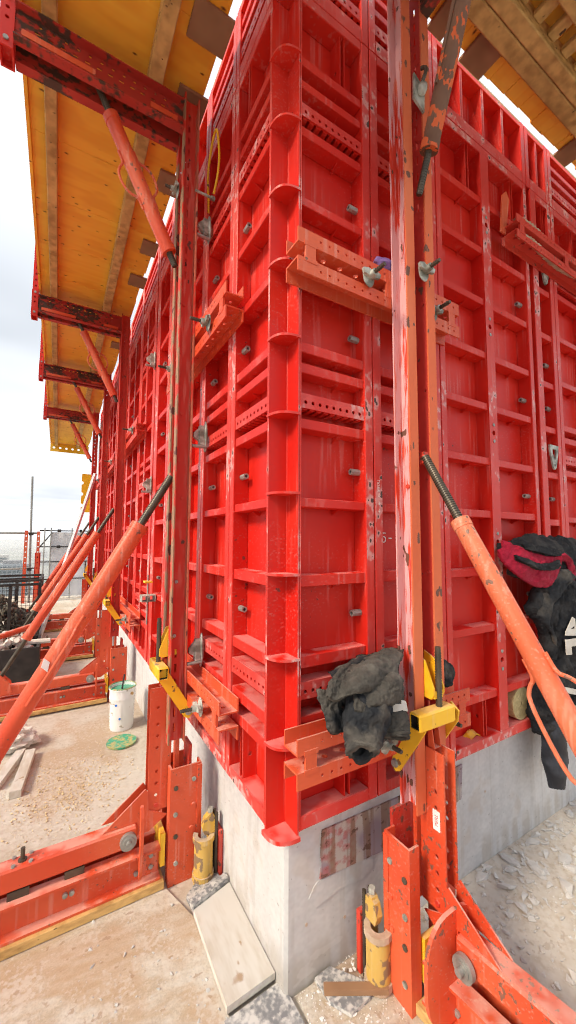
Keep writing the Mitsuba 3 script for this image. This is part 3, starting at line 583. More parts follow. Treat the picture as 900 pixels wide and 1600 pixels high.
def bracing_frame(side, u0, label, ztop, mp, mb, ms, strut, foot_w=-0.012, foot_v=(0.095, 0.248), detail=True, guard=True):
    th = Th('bracing_frame', label, 'bracing frame', MA if side == 'A' else MB, (u0, 0, 0))
    v0, v1 = 0.1785, 0.2615; W = 0.165; uc = W/2
    slots = list(np.arange(0.68, 1.06, 0.072))+list(np.arange(3.05, 4.6, 0.072))
    k = th.part('post_channel', channel_post(0.0, 0.047, 0.64, ztop, v0, v1, slots), mp)
    th.part('post_channel', channel_post(W, W-0.047, 0.64, ztop, v0, v1, slots), mp)
    if detail:
        for z in (1.15, 1.42, 1.85, 2.05, 2.3, 2.9):
            th.part('rivet', cyl((0.0355, 0.205+0.012*((z*10) % 3), z), (0.041, 0.205+0.012*((z*10) % 3), z), 0.009, n=10), 'worn_red' if z > 1.5 else 'grey_metal', parent=k)
    # inner slide plates
    zt = 0.905 if side == 'A' else 0.87
    hz = [0.40, 0.455, 0.51, 0.62, 0.675, 0.73, 0.81]
    def slide(w, zb):
        m = cub(w, w+0.006, 0.232, 0.338, zb, zt)
        m -= MF.compose([cyl((w-0.02, 0.300, z), (w+0.02, 0.300, z), 0.008, n=12) for z in hz if z > zb+0.04])
        return m
    p1 = th.part('slide_plate', slide(0.050, 0.33), 'orange_paint'); th.part('slide_plate', slide(0.109, 0.40), 'orange_paint')
    th.part('bolt', cyl((0.046, 0.30, 0.355), (0.0505, 0.30, 0.355), 0.010, n=10), 'worn_red', parent=p1)
    th.part('slide_back', cub(0.0565, 0.1085, 0.190, 0.206, 0.30, zt+0.16), 'orange_paint')
    th.part('yoke', cat(prism([(0.2625, zt+0.0005), (0.29, zt+0.0005), (0.272, zt+0.13), (0.2625, zt+0.13)], 'vz', 0.062, 0.067), prism([(0.2625, zt+0.0005), (0.29, zt+0.0005), (0.272, zt+0.13), (0.2625, zt+0.13)], 'vz', 0.098, 0.103), cub(0.062, 0.103, 0.2625, 0.29, zt-0.002, zt)), 'orange_paint')
    # diagonal gusset to the floor beam
    kz = 0.03 if side == 'B' else 0.0
    for w in (0.0435, 0.1035):
        th.part('gusset', prism([(0.245, 0.30), (0.332, 0.345), (0.340, 0.43), (0.350, 0.445), (0.53, 0.308+kz), (0.384, 0.307+kz), (0.384, 0.25), (0.33, 0.25)], 'vz', w, w+0.006), 'orange_paint')
    # floor beams
    kz = 0.03 if side == 'B' else 0.0; ks = 0.11 if side == 'B' else 0.0
    def sk(m, dz=0.0):
        m = tm(m); v = np.array(m.vertices); v[:, 0] += ks*(v[:, 1]-0.37); v[:, 2] += dz
        return trimesh.Trimesh(v, m.faces, process=False)
    ub = th.part('upper_beam', sk(bev(0.022, 0.098, 0.385, 1.19, 0.218, 0.306, 0.008), kz), mb)
    lw = [cub(-0.006, 0.055, 0.283, 1.45, 0.178, 0.187), cub(0.110, W+0.006, 0.283, 1.45, 0.178, 0.187), cub(-0.012, 0.055, 0.283, 1.45, 0.056, 0.066), cub(0.110, W+0.012, 0.283, 1.45, 0.056, 0.066), cub(0.030, 0.037, 0.284, 1.449, 0.066, 0.178), cub(W-0.037, W-0.030, 0.284, 1.449, 0.066, 0.178)]
    lb = th.part('lower_beam', sk(cat(*lw)), mb)
    for v, z in ((0.32, 0.15), (0.32, 0.10), (0.385, 0.095)):
        th.part('bolt', cyl((0.022, v, z), (0.030, v, z), 0.011, n=6), 'grey_metal', parent=lb)
    for v in (0.645, 0.67):
        th.part('bolt', sk(cyl((0.020, v, 0.125), (0.030, v, 0.125), 0.0105, n=8)), 'cast_metal', parent=lb)
    for v in (0.60, 0.80):
        th.part('packer', sk(cub(0.024, 0.095, v, v+0.075, 0.1875, 0.2175+kz)), 'dark_thread')
    for v, w in ((0.80, 0.035), (0.86, 0.035), (0.80, 0.085), (0.86, 0.085)):
        th.part('bolt', cyl((w, v, 0.306), (w, v, 0.313), 0.008, n=6), 'grey_metal', parent=ub)
    th.part('bolt', cat(cyl((0.06, 0.83, 0.306), (0.06, 0.83, 0.355), 0.008, n=8), cyl((0.06, 0.83, 0.306), (0.06, 0.83, 0.312), 0.016, n=12)), 'dark_thread', parent=ub)
    hp = Polygon([(0.03+0.135*math.copysign(abs(math.cos(a))**0.75, math.cos(a)), 0.235+0.165*math.copysign(abs(math.sin(a))**0.75, math.sin(a))) for a in np.linspace(0, 2*np.pi, 32, endpoint=False)])
    if side == 'B':
        th.part('head_plate', prism(hp, 'uz', 0.366, 0.380), mb)
    else:
        lens = Polygon([(0.0, 0.08), (-0.022, 0.13), (-0.032, 0.25), (-0.026, 0.36), (-0.010, 0.40), (0.0, 0.405)])
        th.part('head_plate', prism(lens, 'uz', 0.366, 0.380), mb)
    wv, wz = (0.425, 0.258+kz*0.5)
    wk = th.part('washer', cat(cyl((0.004, wv, wz), (0.022, wv, wz), 0.036, n=28), cyl((0.0, wv, wz), (0.004, wv, wz), 0.024, n=20)), 'grey_metal', 40)
    th.part('pin', cyl((-0.018, wv, wz), (W, wv, wz), 0.012, n=14), 'grey_metal', 40, parent=wk)
    th.part('end_plate', cat(*[prism([(1.06, 0.25), (1.20, 0.22), (1.215, 0.37), (1.17, 0.43), (1.08, 0.33)], 'vz', w, w+0.010) for w in (0.011, 0.099)]), mb)
    th.part('wedge', cub(0.0, W, 0.262, 0.2825, 0.10, 0.245), 'yellow_paint')
    # foot channels
    fa, fb = foot_v; fz = 0.53 if side == 'A' else 0.55
    fk = th.part('foot_channel', cat(cub(foot_w, foot_w+0.008, fa, fb, 0.001, fz), cub(foot_w+0.008, foot_w+0.05, fb-0.010, fb, 0.001, fz), cub(foot_w+0.008, foot_w+0.05, fa, fa+0.008, 0.001, fz), cub(foot_w-0.004, foot_w, fa-0.002, fa+0.022, 0.001, fz-0.01)), mb)
    th.part('foot_channel', cat(cub(W+0.012, W+0.02, fa, fb, 0.001, fz-0.02), cub(W-0.03, W+0.012, fb-0.010, fb, 0.001, fz-0.02)), mb)
    th.part('cross_plate', cub(foot_w+0.052, W-0.03, 0.130, 0.145, 0.40, 0.60), 'worn_red')
    for i, (f, z) in enumerate([(0.25, 0.46), (0.82, 0.44), (0.25, 0.34), (0.82, 0.32), (0.30, 0.235), (0.80, 0.22), (0.78, 0.10)]):
        th.part('bolt', cyl((foot_w-0.006, fa+f*(fb-fa), z), (foot_w, fa+f*(fb-fa), z), 0.0105, n=10), ('cast_metal', 'dark_thread', 'orange_paint', 'cast_metal', 'orange_paint', 'dark_thread', 'cast_metal')[i], parent=fk)
    # floor plank under the beam
    th.part('plank', sk(bev(-0.028, W+0.02, 0.268, 1.6, 0.018, 0.055, 0.003)), 'timber')
    # height adjuster
    ra, rb = (-0.05, 0.145) if side == 'B' else (-0.035, 0.175)
    rz = 0.962
    tubeM = bev(ra, rb, 0.273, 0.325, rz, rz+0.060, 0.006)-cub(ra-0.01, rb+0.01, 0.279, 0.319, rz+0.006, rz+0.054)
    ak = th.part('adjuster', tubeM, 'yellow_paint')
    th.part('liner', cub(ra+0.006, rb-0.006, 0.2793, 0.3187, rz+0.0063, rz+0.0537)-cub(ra-0.01, rb+0.01, 0.2808, 0.3172, rz+0.0078, rz+0.0522), 'black_steel', parent=ak)  # added dark sleeve: puts shade and rust colour inside the open tube
    for w in (-0.012, W+0.004):
        th.part('arm', prism([(0.318, rz+0.03), (0.285, rz+0.055), (0.265, rz+0.02), (0.153, 0.80), (0.148, 0.772), (0.165, 0.752), (0.19, 0.765), (0.312, rz-0.01)], 'vz', w, w+0.007), 'yellow_paint', parent=ak)
        th.part('bolt', cat(cyl((w-0.010, 0.168, 0.785), (w, 0.168, 0.785), 0.0125, n=8), cyl((w-0.003, 0.168, 0.785), (w, 0.168, 0.785), 0.016, n=12)), 'grey_metal', parent=ak)
    ck = th.part('bracket', cat(*[prism([(0.215, rz+0.09), (0.290, rz+0.085), (0.302, rz+0.105), (0.302, rz+0.125), (0.262, rz+0.22), (0.215, rz+0.24)], 'vz', w, w+0.007) for w in (0.052, 0.106)], cub(0.0595, 0.1055, 0.270, 0.300, rz+0.088, rz+0.115)), 'yellow_paint')
    m = [cyl((uc, 0.30, rz+0.055), (uc, 0.30, rz+0.275), 0.0105, n=10)]+[cyl((uc, 0.30, rz+0.06+s), (uc, 0.30, rz+0.065+s), 0.012, n=10) for s in np.arange(0, 0.2, 0.01)]
    th.part('spindle', cat(*m), 'dark_thread', 30, parent=ck)
    # brace
    bk = tube_brace(th, 'brace', uc, (0.262, 1.965), (1.155, 0.385), 0.041 if side == 'A' else 0.0315, 'orange_paint' if side == 'A' else 'salmon_paint', 0.165, 0.80, (0.46, 0.62) if side == 'A' else (0.46, 0.62), 'u' if side == 'A' else 'n', 0.020 if side == 'A' else 0.0165)
    if side == 'A' and detail:
        th.part('sticker', prism([(0.775, 1.06), (0.80, 1.085), (0.79, 1.12), (0.768, 1.10)], 'vz', uc-0.0445, uc-0.0375), 'white', parent=bk)
    th.part('brace_lug', cub(uc-0.012, uc+0.012, 0.2, 0.268, 1.94, 1.985), 'worn_red')
    # cantilever and strut
    if True:
        cz = 3.885 if side == 'A' else 3.965
        hs = MF.compose([cub(-0.05, 0.3, v, v+0.022, 3.985, 3.997) for v in np.arange(0.36, 0.98, 0.052)]+[cyl((-0.05, v, 4.03), (0.3, v, 4.03), 0.008, n=8) for v in np.arange(0.36, 0.98, 0.052)])
        ca = []
        for (a, b, f0, f1) in ((0.041, 0.047, 0.0, 0.041), (W-0.047, W-0.041, W-0.041, W)):
            ca.append(cat(cub(a, b, 0.262, 1.03, cz, 4.055)-hs, cub(f0, f1, 0.262, 1.03, cz, cz+0.007), cub(f0, f1, 0.262, 1.03, 4.048, 4.055)))
        th.part('cantilever', ca[0], 'grimy_red'); th.part('cantilever', ca[1], 'grimy_red')
        th.part('cantilever_stiffener', cub(0.002, 0.040, 0.30, 0.44, cz+0.015, cz+0.045), 'orange_paint'); th.part('cantilever_stiffener', cub(0.002, 0.040, 0.70, 1.0, cz+0.015, cz+0.045), 'orange_paint')
        gp = th.part('guardrail_socket', (cub(0.03, 0.135, 1.0305, 1.085, 3.84, 4.10)-MF.compose([cyl((-0.1, 1.058, z), (0.3, 1.058, z), 0.009, n=10) for z in (4.03, 3.98)]))-cub(0.038, 0.127, 1.037, 1.078, 3.80, 3.875), 'red_paint')
        if guard:
            gz = MF.compose([cyl((-0.1, 1.058, z), (0.3, 1.058, z), 0.011, n=10) for z in np.arange(4.16, 5.3, 0.062)])
            th.part('guardrail_post', cub(0.055, 0.110, 1.032, 1.083, 4.1005, 5.3)-gz, 'red_paint')
        for z in (3.875, 4.08):
            th.part('bolt', cyl((0.024, 1.058, z), (0.03, 1.058, z), 0.011, n=10), 'grey_metal', parent=gp)
        (sa, sb, sr, t0, t1, hd) = strut
        tube_brace(th, 'strut', uc, sa, sb, sr, ms, t0, t1, (0.44, 0.62) if hd == 'n' else (0.2, 0.55), hd, rod=0.017 if hd == 'n' else 0.014)
    return th
def short(): return ((0.705, 3.985), (0.272, 3.13), 0.037, 0.20, 0.92, 'n')
FA1 = bracing_frame('A', 0.680, 'nearest red bracing frame on the left wall with a long raking brace', 4.10, 'post_red', 'orange_paint', 'orange_paint', short())
bracing_frame('A', 3.10, 'second red bracing frame on the left wall, behind the white bucket', 4.10, 'worn_red', 'orange_paint', 'orange_paint', short(), detail=False)
bracing_frame('A', 4.84, 'third red bracing frame on the left wall', 4.10, 'worn_red', 'orange_paint', 'orange_paint', short(), detail=False)
bracing_frame('A', 6.85, 'farthest red bracing frame on the left wall', 4.10, 'worn_red', 'orange_paint', 'orange_paint', short(), detail=False)
FB1 = bracing_frame('B', 0.398, 'bracing frame on the right wall with a faded pink upright', 4.10, 'faded_red', 'orange_paint', 'rusty_paint',
                    ((0.585, 3.98), (0.262, 3.08), 0.035, 0.0, 0.83, 'flat'), foot_w=-0.058, foot_v=(0.150, 0.272))
# sticker with lettering on the slide plate
sk = FB1.part('sticker', cub(0.0485, 0.0498, 0.288, 0.318, 0.600, 0.668), 'white')
tx = meshkit.text_mesh('PERI', 0.012, 0.0004); V = tx.vertices; V = V-[(V[:, 0].max()+V[:, 0].min())/2, (V[:, 1].max()+V[:, 1].min())/2, 0]
FB1.part('lettering', trimesh.Trimesh(np.column_stack([0.0484-V[:, 2], 0.303-V[:, 1], 0.634+V[:, 0]]), tx.faces, process=False), 'red_print', parent=sk)

# anchor shoes behind the feet
def anchor(side, u, v, label, M):
    th = Th('anchor_shoe', label, 'anchor shoe', M, (u, v, 0))
    t = np.linspace(0.25*np.pi, 1.75*np.pi, 14)
    ring = Polygon([(0.045*math.cos(a), 0.045*math.sin(a)) for a in t]+[(0.032*math.cos(a), 0.032*math.sin(a)) for a in t[::-1]])
    th.part('hook', prism(ring, 'uv', 0.002, 0.20), 'yellow_muddy', 40)
    for za, zb in ((0.19, 0.212), (0.02, 0.045)):
        th.part('collar', prism(Polygon([(0.052*math.cos(a), 0.052*math.sin(a)) for a in t]+[(0.028*math.cos(a), 0.028*math.sin(a)) for a in t[::-1]]), 'uv', za, zb), 'tan_mud' if side == 'B' else 'yellow_muddy')
    for s in (-0.014, 0.014):
        th.part('rod', cyl((s, -0.058, 0.0), (s, -0.058, 0.30), 0.008, n=10), 'dark_thread')
    th.part('lever', cat(prism([(-0.05, 0.215), (0.0, 0.215), (0.012, 0.25), (0.0, 0.29), (-0.03, 0.305), (-0.05, 0.27)], 'vz', -0.016, 0.012), cyl((-0.017, -0.028, 0.285), (0.014, -0.028, 0.285), 0.020, n=14)), 'yellow_muddy')
    th.part('nut', cyl((0.0, -0.03, 0.3055), (0.0, -0.03, 0.325), 0.013, n=6), 'cast_metal')
    th.part('base_block', bev(-0.03, 0.05, -0.088, -0.066, 0.001, 0.22), 'worn_red')
anchor('A', 0.625, 0.092, 'yellow anchor shoe between the left frame foot and the wall', MA)
anchor('B', 0.318, 0.135, 'muddy yellow anchor shoe beside the right frame foot', MB)

# ------------------------------------------------------------------ working platforms
pa = Th('working_platform', 'yellow timber working platform overhead on the left', 'platform', MA)
ys = np.arange(-1.1, 10.3, 0.5)
for i, y in enumerate(ys):
    inner = [0.160, 0.154, 0.164, 0.157, 0.172][i % 5]
    pa.part('board', bev(y+0.001, y+0.499, inner, 1.012, 4.150, 4.177, 0.002), 'deck_wood')
for (y, v) in ((0.30, 0.30), (0.69, 0.27), (1.25, 0.25), (1.95, 0.235), (2.45, 0.26), (3.9, 0.26), (5.2, 0.25)):
    pa.part('filler_board', bev(y, y+0.17, 0.128, v+0.02, 4.132, 4.149, 0.002), 'brown_ply')
for (va, vb) in ((0.868, 0.93), (0.383, 0.455)):
    for y0, y1 in ((-1.1, 2.42), (2.425, 6.1), (6.105, 10.2)):
        pa.part('joist', bev(y0, y1, va, vb, 4.058, 4.1495, 0.004), 'timber')
pa.part('edge_board', cub(-1.1, 10.25, 1.0125, 1.03, 4.12, 4.178), 'deck_wood')
pa.part('end_beam', cub(10.26, 10.30, 0.15, 1.03, 3.93, 4.14)-MF.compose([cyl((10.2, v, 4.03), (10.4, v, 4.03), 0.03, n=12) for v in np.arange(0.25, 1.0, 0.14)]), 'yellow_paint')
pb = Th('working_platform', 'yellow timber working platform overhead on the right', 'platform', MB)
xs = np.arange(-0.1, 4.2, 0.142)
for i, x in enumerate(xs):
    inner = 0.172+0.010*((i*5) % 4)/3
    pb.part('board', bev(x+0.0012, x+0.1408, inner, 1.25, 4.178+0.002*((i*3) % 2), 4.205, 0.002), 'deck_wood_b')
for (x, w) in ((0.70, 0.1), (0.95, 0.17), (1.93, 0.15)):
    pb.part('filler_board', bev(x, x+w, 0.150, 0.30, 4.160, 4.177, 0.002), 'brown_ply')
for (va, vb, zb) in ((0.318, 0.392, 4.058), (0.396, 0.462, 4.056), (0.56, 0.64, 4.06), (0.95, 1.02, 4.06)):
    pb.part('joist', bev(-0.1, 4.2, va, vb, zb, 4.1775 if va > 0.5 else 4.176, 0.005), 'timber')
for x in np.arange(0.8, 2.6, 0.13):
    pb.part('packing_block', bev(x, x+0.06, 0.463, 0.559, 4.10, 4.13, 0.004), 'timber')

# ------------------------------------------------------------------ chalk writing on the right wall
def word(text, h, org, ux, uy, nrm, mat, th, name, depth=0.0006, parent=None, bold=False):
    m = meshkit.text_mesh(text, h, depth, bold); v = m.vertices
    V = np.asarray(org)+v[:, :1]*np.asarray(ux, float)+v[:, 1:2]*np.asarray(uy, float)+v[:, 2:]*np.asarray(nrm, float)
    f = m.faces if np.dot(np.cross(ux, uy), nrm) > 0 else m.faces[:, ::-1]
    return th.part(name, trimesh.Trimesh(V, f, process=False), mat, parent=parent)
ch = Th('chalk_writing', 'white chalk word hoek with small arrows on the red panel frame', 'chalk writing', MB)
word('hoek', 0.017, (0.389, L+0.0005, 1.890), (0, 0, -1), (1, 0, 0), (0, 1, 0), 'chalk', ch, 'word')
for i in range(3):
    word('\u2193', 0.016, (0.389, L+0.0005, 1.815-0.032*i), (1, 0, 0), (0, 0, 1), (0, 1, 0), 'chalk', ch, 'arrow')
c5 = Th('chalk_writing', 'white chalk number 5 with a dash beside the faded upright', 'chalk writing', MB)
word('5-', 0.045, (0.475, 0.0128, 1.625), (1, 0, 0), (0, 0, 1), (0, 1, 0), 'chalk', c5, 'number')

# ------------------------------------------------------------------ work clothes
J1 = Th('jacket', 'crumpled dark grey work jacket lying on the low orange waler', 'jacket', MB)
def crumple(m, seed, a1=0.012, a2=0.007, dirv=(1, 1, 1)):
    """folds: ridged noise pushed along the normals of a closed mesh"""
    m = trimesh.Trimesh(m.vertices.copy(), m.faces, process=False); n = np.array(m.vertex_normals); v = m.vertices
    w = v+0.03*(np.stack([meshkit.fbm(v*9+k*5+seed, 3, seed+k) for k in range(3)], -1)-0.5)
    r1 = 1-np.abs(meshkit.fbm(w*np.array(dirv)*15+seed, 2, seed)*2-1)*2.4
    r2 = 1-np.abs(meshkit.fbm(w*np.array(dirv)*38+seed, 2, seed+3)*2-1)*2.4
    m.vertices = v+n*(a1*r1+a2*r2)[:, None]; return m
J1.part('lining', crumple(lumpy((0.245, 0.155, 1.07), (0.13, 0.050, 0.090), 11, 0.25, 5, 2.2), 4), 'black_cloth', 60)  # added dark core, no real lining: puts shade into the gaps between folds
J1.part('body', crumple(sheet([[(0.10,0.12,1.165),(0.18,0.13,1.175),(0.27,0.13,1.185),(0.36,0.13,1.19)],[(0.10,0.19,1.15),(0.17,0.215,1.16),(0.26,0.225,1.17),(0.355,0.18,1.165)],[(0.13,0.23,1.09),(0.19,0.255,1.09),(0.27,0.265,1.10),(0.35,0.176,1.09)],[(0.16,0.235,1.02),(0.21,0.265,1.01),(0.28,0.27,1.02),(0.345,0.20,1.02)],[(0.19,0.23,0.955),(0.225,0.25,0.945),(0.28,0.255,0.95),(0.335,0.21,0.96)]], 90, 80, 0.007, 0.012, 11, 5), 6, 0.010, 0.005, (1.3, 1, 0.5)), 'jacket_cloth', 60)
J1.part('collar', crumple(sheet([[(0.013,0.24,1.133),(0.05,0.27,1.122),(0.092,0.3,1.152),(0.161,0.3,1.146),(0.289,0.27,1.141)],[(0.05,0.22,1.168),(0.093,0.25,1.157),(0.133,0.285,1.193),(0.2,0.29,1.192),(0.29,0.27,1.185)],[(0.145,0.17,1.181),(0.179,0.2,1.183),(0.232,0.225,1.209),(0.28,0.24,1.21),(0.345,0.24,1.196)],[(0.282,0.1,1.169),(0.314,0.12,1.179),(0.363,0.14,1.192),(0.385,0.16,1.201),(0.431,0.17,1.2)]], 60, 90, 0.010, 0.008, 11, 3), 7, 0.007, 0.004), 'collar_cloth', 60)
J1.part('flap', crumple(sheet([[(0.012,0.19,1.127),(0.051,0.2,1.123),(0.092,0.2,1.105)],[(0.013,0.2,1.089),(0.048,0.215,1.077),(0.098,0.21,1.059)],[(0.024,0.215,1.047),(0.054,0.22,1.035),(0.107,0.215,1.023)],[(0.050,0.21,0.995),(0.072,0.225,1.002),(0.125,0.22,0.992)]], 50, 40, 0.008, 0.006, 16, 8), 2, 0.007, 0.004), 'jacket_cloth', 60)
fold = crumple(sheet([[(0.10,0.262,1.130),(0.16,0.285,1.155),(0.22,0.30,1.172),(0.275,0.275,1.160)],[(0.085,0.29,1.118),(0.16,0.322,1.138),(0.22,0.335,1.155),(0.285,0.30,1.138)],[(0.085,0.292,1.09),(0.16,0.325,1.11),(0.22,0.335,1.122),(0.285,0.30,1.108)],[(0.11,0.275,1.075),(0.165,0.30,1.085),(0.22,0.315,1.095),(0.275,0.285,1.08)]], 50, 60, 0.010, 0.005, 16, 21), 5, 0.007, 0.004)
J1.part('fold', fold, 'collar_cloth', 60)
J1.part('sleeve', crumple(sleeve([(0.225,0.215,1.11),(0.175,0.262,1.085),(0.128,0.285,1.030),(0.088,0.318,0.968)], [0.080, 0.072, 0.060, 0.047], 2, n=56, k=22, amp=0.12), 9, 0.012, 0.005, (1, 1, 0.7)), 'jacket_cloth', 60)
k = J1.part('sleeve', crumple(sleeve([(0.285,0.235,1.135),(0.275,0.262,1.078),(0.266,0.285,1.029),(0.250,0.312,0.972)], [0.047, 0.046, 0.043, 0.040], 5, n=44, k=20, amp=0.10), 3, 0.004, 0.003, (1, 1, 2)), 'collar_cloth', 60)
J1.part('reflective_band', crumple(sleeve([(0.273,0.268,1.064),(0.270,0.274,1.052),(0.267,0.280,1.038)], [0.051, 0.051, 0.050], 5, n=40, k=6, amp=0.05), 3, 0.002, 0.001), 'tape', 60, parent=k)
for (c0, d0, rr) in (((0.094, 0.312, 0.977), (-0.55, 0.48, -0.75), 0.052), ((0.253, 0.306, 0.982), (-0.2, 0.4, -0.85), 0.043)):
    a_, b_, _d = frame_of(d0); t = np.linspace(0, 2*np.pi, 25)
    J1.part('cuff_hem', sweep([np.array(c0)+rr*(np.cos(q)*a_+np.sin(q)*b_) for q in t], 0.0045, 6, cap=False), 'collar_cloth', 40)
J1.part('tail', crumple(lumpy((0.675, 0.155, 1.06), (0.062, 0.035, 0.05), 6, 0.3, 4), 8, 0.010, 0.005), 'jacket_cloth', 60)
J2 = Th('jacket', 'black work jacket with red lining bundled on the right wall ribs', 'jacket', MB)
J2.part('body', crumple(sheet([[(1.247,0.12,1.62),(1.437,0.1,1.644),(1.683,0.09,1.676),(1.868,0.09,1.659),(2.156,0.09,1.641),(2.377,0.09,1.577)],[(1.203,0.15,1.568),(1.339,0.16,1.58),(1.523,0.165,1.599),(1.7,0.17,1.584),(1.975,0.16,1.551),(2.21,0.15,1.498)],[(1.208,0.165,1.523),(1.297,0.18,1.509),(1.432,0.19,1.512),(1.613,0.2,1.515),(1.817,0.19,1.491),(2.145,0.17,1.401)],[(1.254,0.13,1.479),(1.342,0.14,1.454),(1.449,0.15,1.474),(1.618,0.15,1.478),(1.819,0.14,1.434),(2.185,0.12,1.297)]], 60, 110, 0.02, 0.022, 9, 6), 19, 0.010, 0.003, (0.6, 1, 0.8)), 'black_cloth', 50)
J2.part('lining', crumple(sheet([[(1.118,0.165,1.585),(1.155,0.195,1.500),(1.285,0.205,1.432),(1.414,0.21,1.400),(1.532,0.215,1.437),(1.602,0.22,1.535)],[(1.135,0.175,1.605),(1.225,0.215,1.535),(1.32,0.222,1.490),(1.43,0.228,1.462),(1.53,0.228,1.488),(1.59,0.226,1.548)],[(1.155,0.165,1.632),(1.24,0.205,1.600),(1.33,0.212,1.575),(1.43,0.218,1.556),(1.53,0.218,1.548),(1.585,0.215,1.560)]], 50, 110, 0.010, 0.008, 10, 4), 12, 0.005, 0.003), 'red_cloth', 60)
J2.part('fold', crumple(sheet([[(1.17,0.222,1.565),(1.27,0.240,1.535),(1.36,0.243,1.520),(1.45,0.245,1.520),(1.54,0.244,1.535)],[(1.175,0.225,1.548),(1.27,0.245,1.510),(1.36,0.248,1.492),(1.45,0.25,1.490),(1.535,0.246,1.50)]], 16, 90, 0.012, 0.008, 12, 9), 5, 0.005, 0.003), 'black_cloth', 60)
J2.part('fold', crumple(sheet([[(1.25,0.215,1.62),(1.36,0.23,1.61),(1.48,0.23,1.595),(1.60,0.225,1.59)],[(1.26,0.222,1.595),(1.36,0.236,1.58),(1.48,0.236,1.562),(1.60,0.228,1.565)]], 16, 80, 0.012, 0.008, 12, 3), 6, 0.005, 0.003), 'black_cloth', 60)
J2.part('cuff', crumple(sheet([[(1.515,0.2,1.472),(1.55,0.225,1.548),(1.651,0.235,1.557),(1.742,0.225,1.505),(1.787,0.2,1.418)],[(1.57,0.19,1.460),(1.60,0.21,1.522),(1.665,0.215,1.53),(1.715,0.21,1.492),(1.745,0.19,1.415)]], 20, 60, 0.008, 0.006, 14, 3), 22, 0.006, 0.003, (1, 1, 0.6)), 'red_cloth', 50)
CV = Th('coverall', 'black coverall with white letters and reflective stripes hanging on the right wall', 'coverall', MB)
CVG = [[(1.617,0.17,1.467),(1.645,0.19,1.478),(1.728,0.19,1.439),(1.836,0.18,1.379),(2.01,0.17,1.349)],[(1.503,0.15,1.394),(1.547,0.2,1.406),(1.657,0.2,1.39),(1.78,0.2,1.366),(2.005,0.17,1.311)],[(1.384,0.15,1.276),(1.466,0.19,1.299),(1.605,0.2,1.289),(1.753,0.2,1.26),(1.992,0.17,1.198)],[(1.495,0.14,1.221),(1.5,0.18,1.16),(1.592,0.2,1.154),(1.733,0.2,1.138),(1.951,0.17,1.052)],[(1.548,0.13,1.059),(1.547,0.17,1.0),(1.619,0.19,0.995),(1.747,0.19,0.976),(1.918,0.17,0.909)],[(1.508,0.12,0.891),(1.536,0.16,0.865),(1.613,0.18,0.841),(1.723,0.19,0.824),(1.911,0.16,0.761)],[(1.453,0.11,0.765),(1.525,0.15,0.731),(1.614,0.17,0.702),(1.74,0.17,0.675),(1.895,0.15,0.617)],[(1.486,0.11,0.625),(1.533,0.14,0.593),(1.617,0.15,0.56),(1.728,0.15,0.533),(1.86,0.13,0.491)]]
CV.part('body', crumple(sheet(CVG, 190, 100, 0.016, 0.010, 9, 12), 22, 0.012, 0.006, (1, 1, 0.6)), 'black_cloth', 50)
CV.part('lapel', crumple(sheet([[(1.60,0.20,1.47),(1.66,0.225,1.475),(1.72,0.22,1.44)],[(1.50,0.20,1.40),(1.58,0.225,1.40),(1.68,0.225,1.40)],[(1.39,0.17,1.275),(1.45,0.205,1.275),(1.52,0.21,1.29)],[(1.50,0.18,1.20),(1.50,0.20,1.17),(1.53,0.205,1.16)],[(1.555,0.165,1.05),(1.56,0.185,1.02),(1.575,0.19,1.0)]], 50, 24, 0.008, 0.006, 12, 14), 23, 0.005, 0.003, (1, 1, 0.6)), 'jacket_cloth', 50)
CV.part('trouser_leg', sleeve([(1.635,0.13,0.70),(1.63,0.135,0.536),(1.624,0.14,0.403),(1.606,0.15,0.31)], [0.10, 0.085, 0.085, 0.055], 9, amp=0.1, flat=0.6), 'rubber', 50)
for (za, zb, u0) in ((0.865, 0.835, 1.56), (0.785, 0.755, 1.53)):
    CV.part('reflective_stripe', sheet([[(u0,0.195,za),(u0+0.07,0.21,za-0.015),(u0+0.16,0.212,za-0.04),(u0+0.26,0.205,za-0.07)],[(u0,0.195,zb),(u0+0.07,0.21,zb-0.015),(u0+0.16,0.212,zb-0.04),(u0+0.26,0.205,zb-0.07)]], 6, 24, 0.004, 0.004, 9, 3), 'tape', 50)
CV.part('letter', prism(Polygon([(1.685, 1.222), (1.712, 1.210), (1.721, 1.117), (1.598, 1.132), (1.603, 1.150)], [[(1.652, 1.160), (1.703, 1.173), (1.706, 1.156)]]), 'uz', 0.229, 0.233), 'tape', label='white letter A turned on its side')
CV.part('letter', prism([(1.595, 1.111), (1.724, 1.102), (1.719, 1.063), (1.658, 1.067), (1.658, 1.024), (1.600, 1.030)], 'uz', 0.229, 0.233), 'tape', label='white letter L turned on its side')
Th('rag', 'purple rag stuffed behind the faded upright on the high waler', 'rag', MB).solo(lumpy((0.385, 0.15, 2.80), (0.055, 0.025, 0.035), 4, 0.35, 3), 'purple_cloth', 50)
rc = Th('strap_coil', 'tan coil of webbing strap in the bottom bay of the right wall', 'strap coil', MB)
for i in range(7):
    r0 = 0.085-0.011*i
    t = np.linspace(0, 2*np.pi, 25)
    rc.part('turn', cat(*[MF.revolve(m3.CrossSection([[(r0-0.009, -0.022), (r0, -0.022), (r0, 0.022+0.002*(i % 2)), (r0-0.009, 0.022)]]), 28).rotate((90, 0, 0)).translate((1.445, 0.05, 0.757))]), 'rope', 30)
Th('rag', 'small yellow scrap lying in the bottom bay of the right wall', 'scrap', MB).solo(sheet([[(1.0, 0.02, 0.675), (1.05, 0.03, 0.70), (1.09, 0.02, 0.678)], [(1.0, 0.06, 0.674), (1.05, 0.065, 0.69), (1.10, 0.06, 0.674)]], 14, 18, 0.004, 0.012, 20, 3), 'yellow_paint', 50)

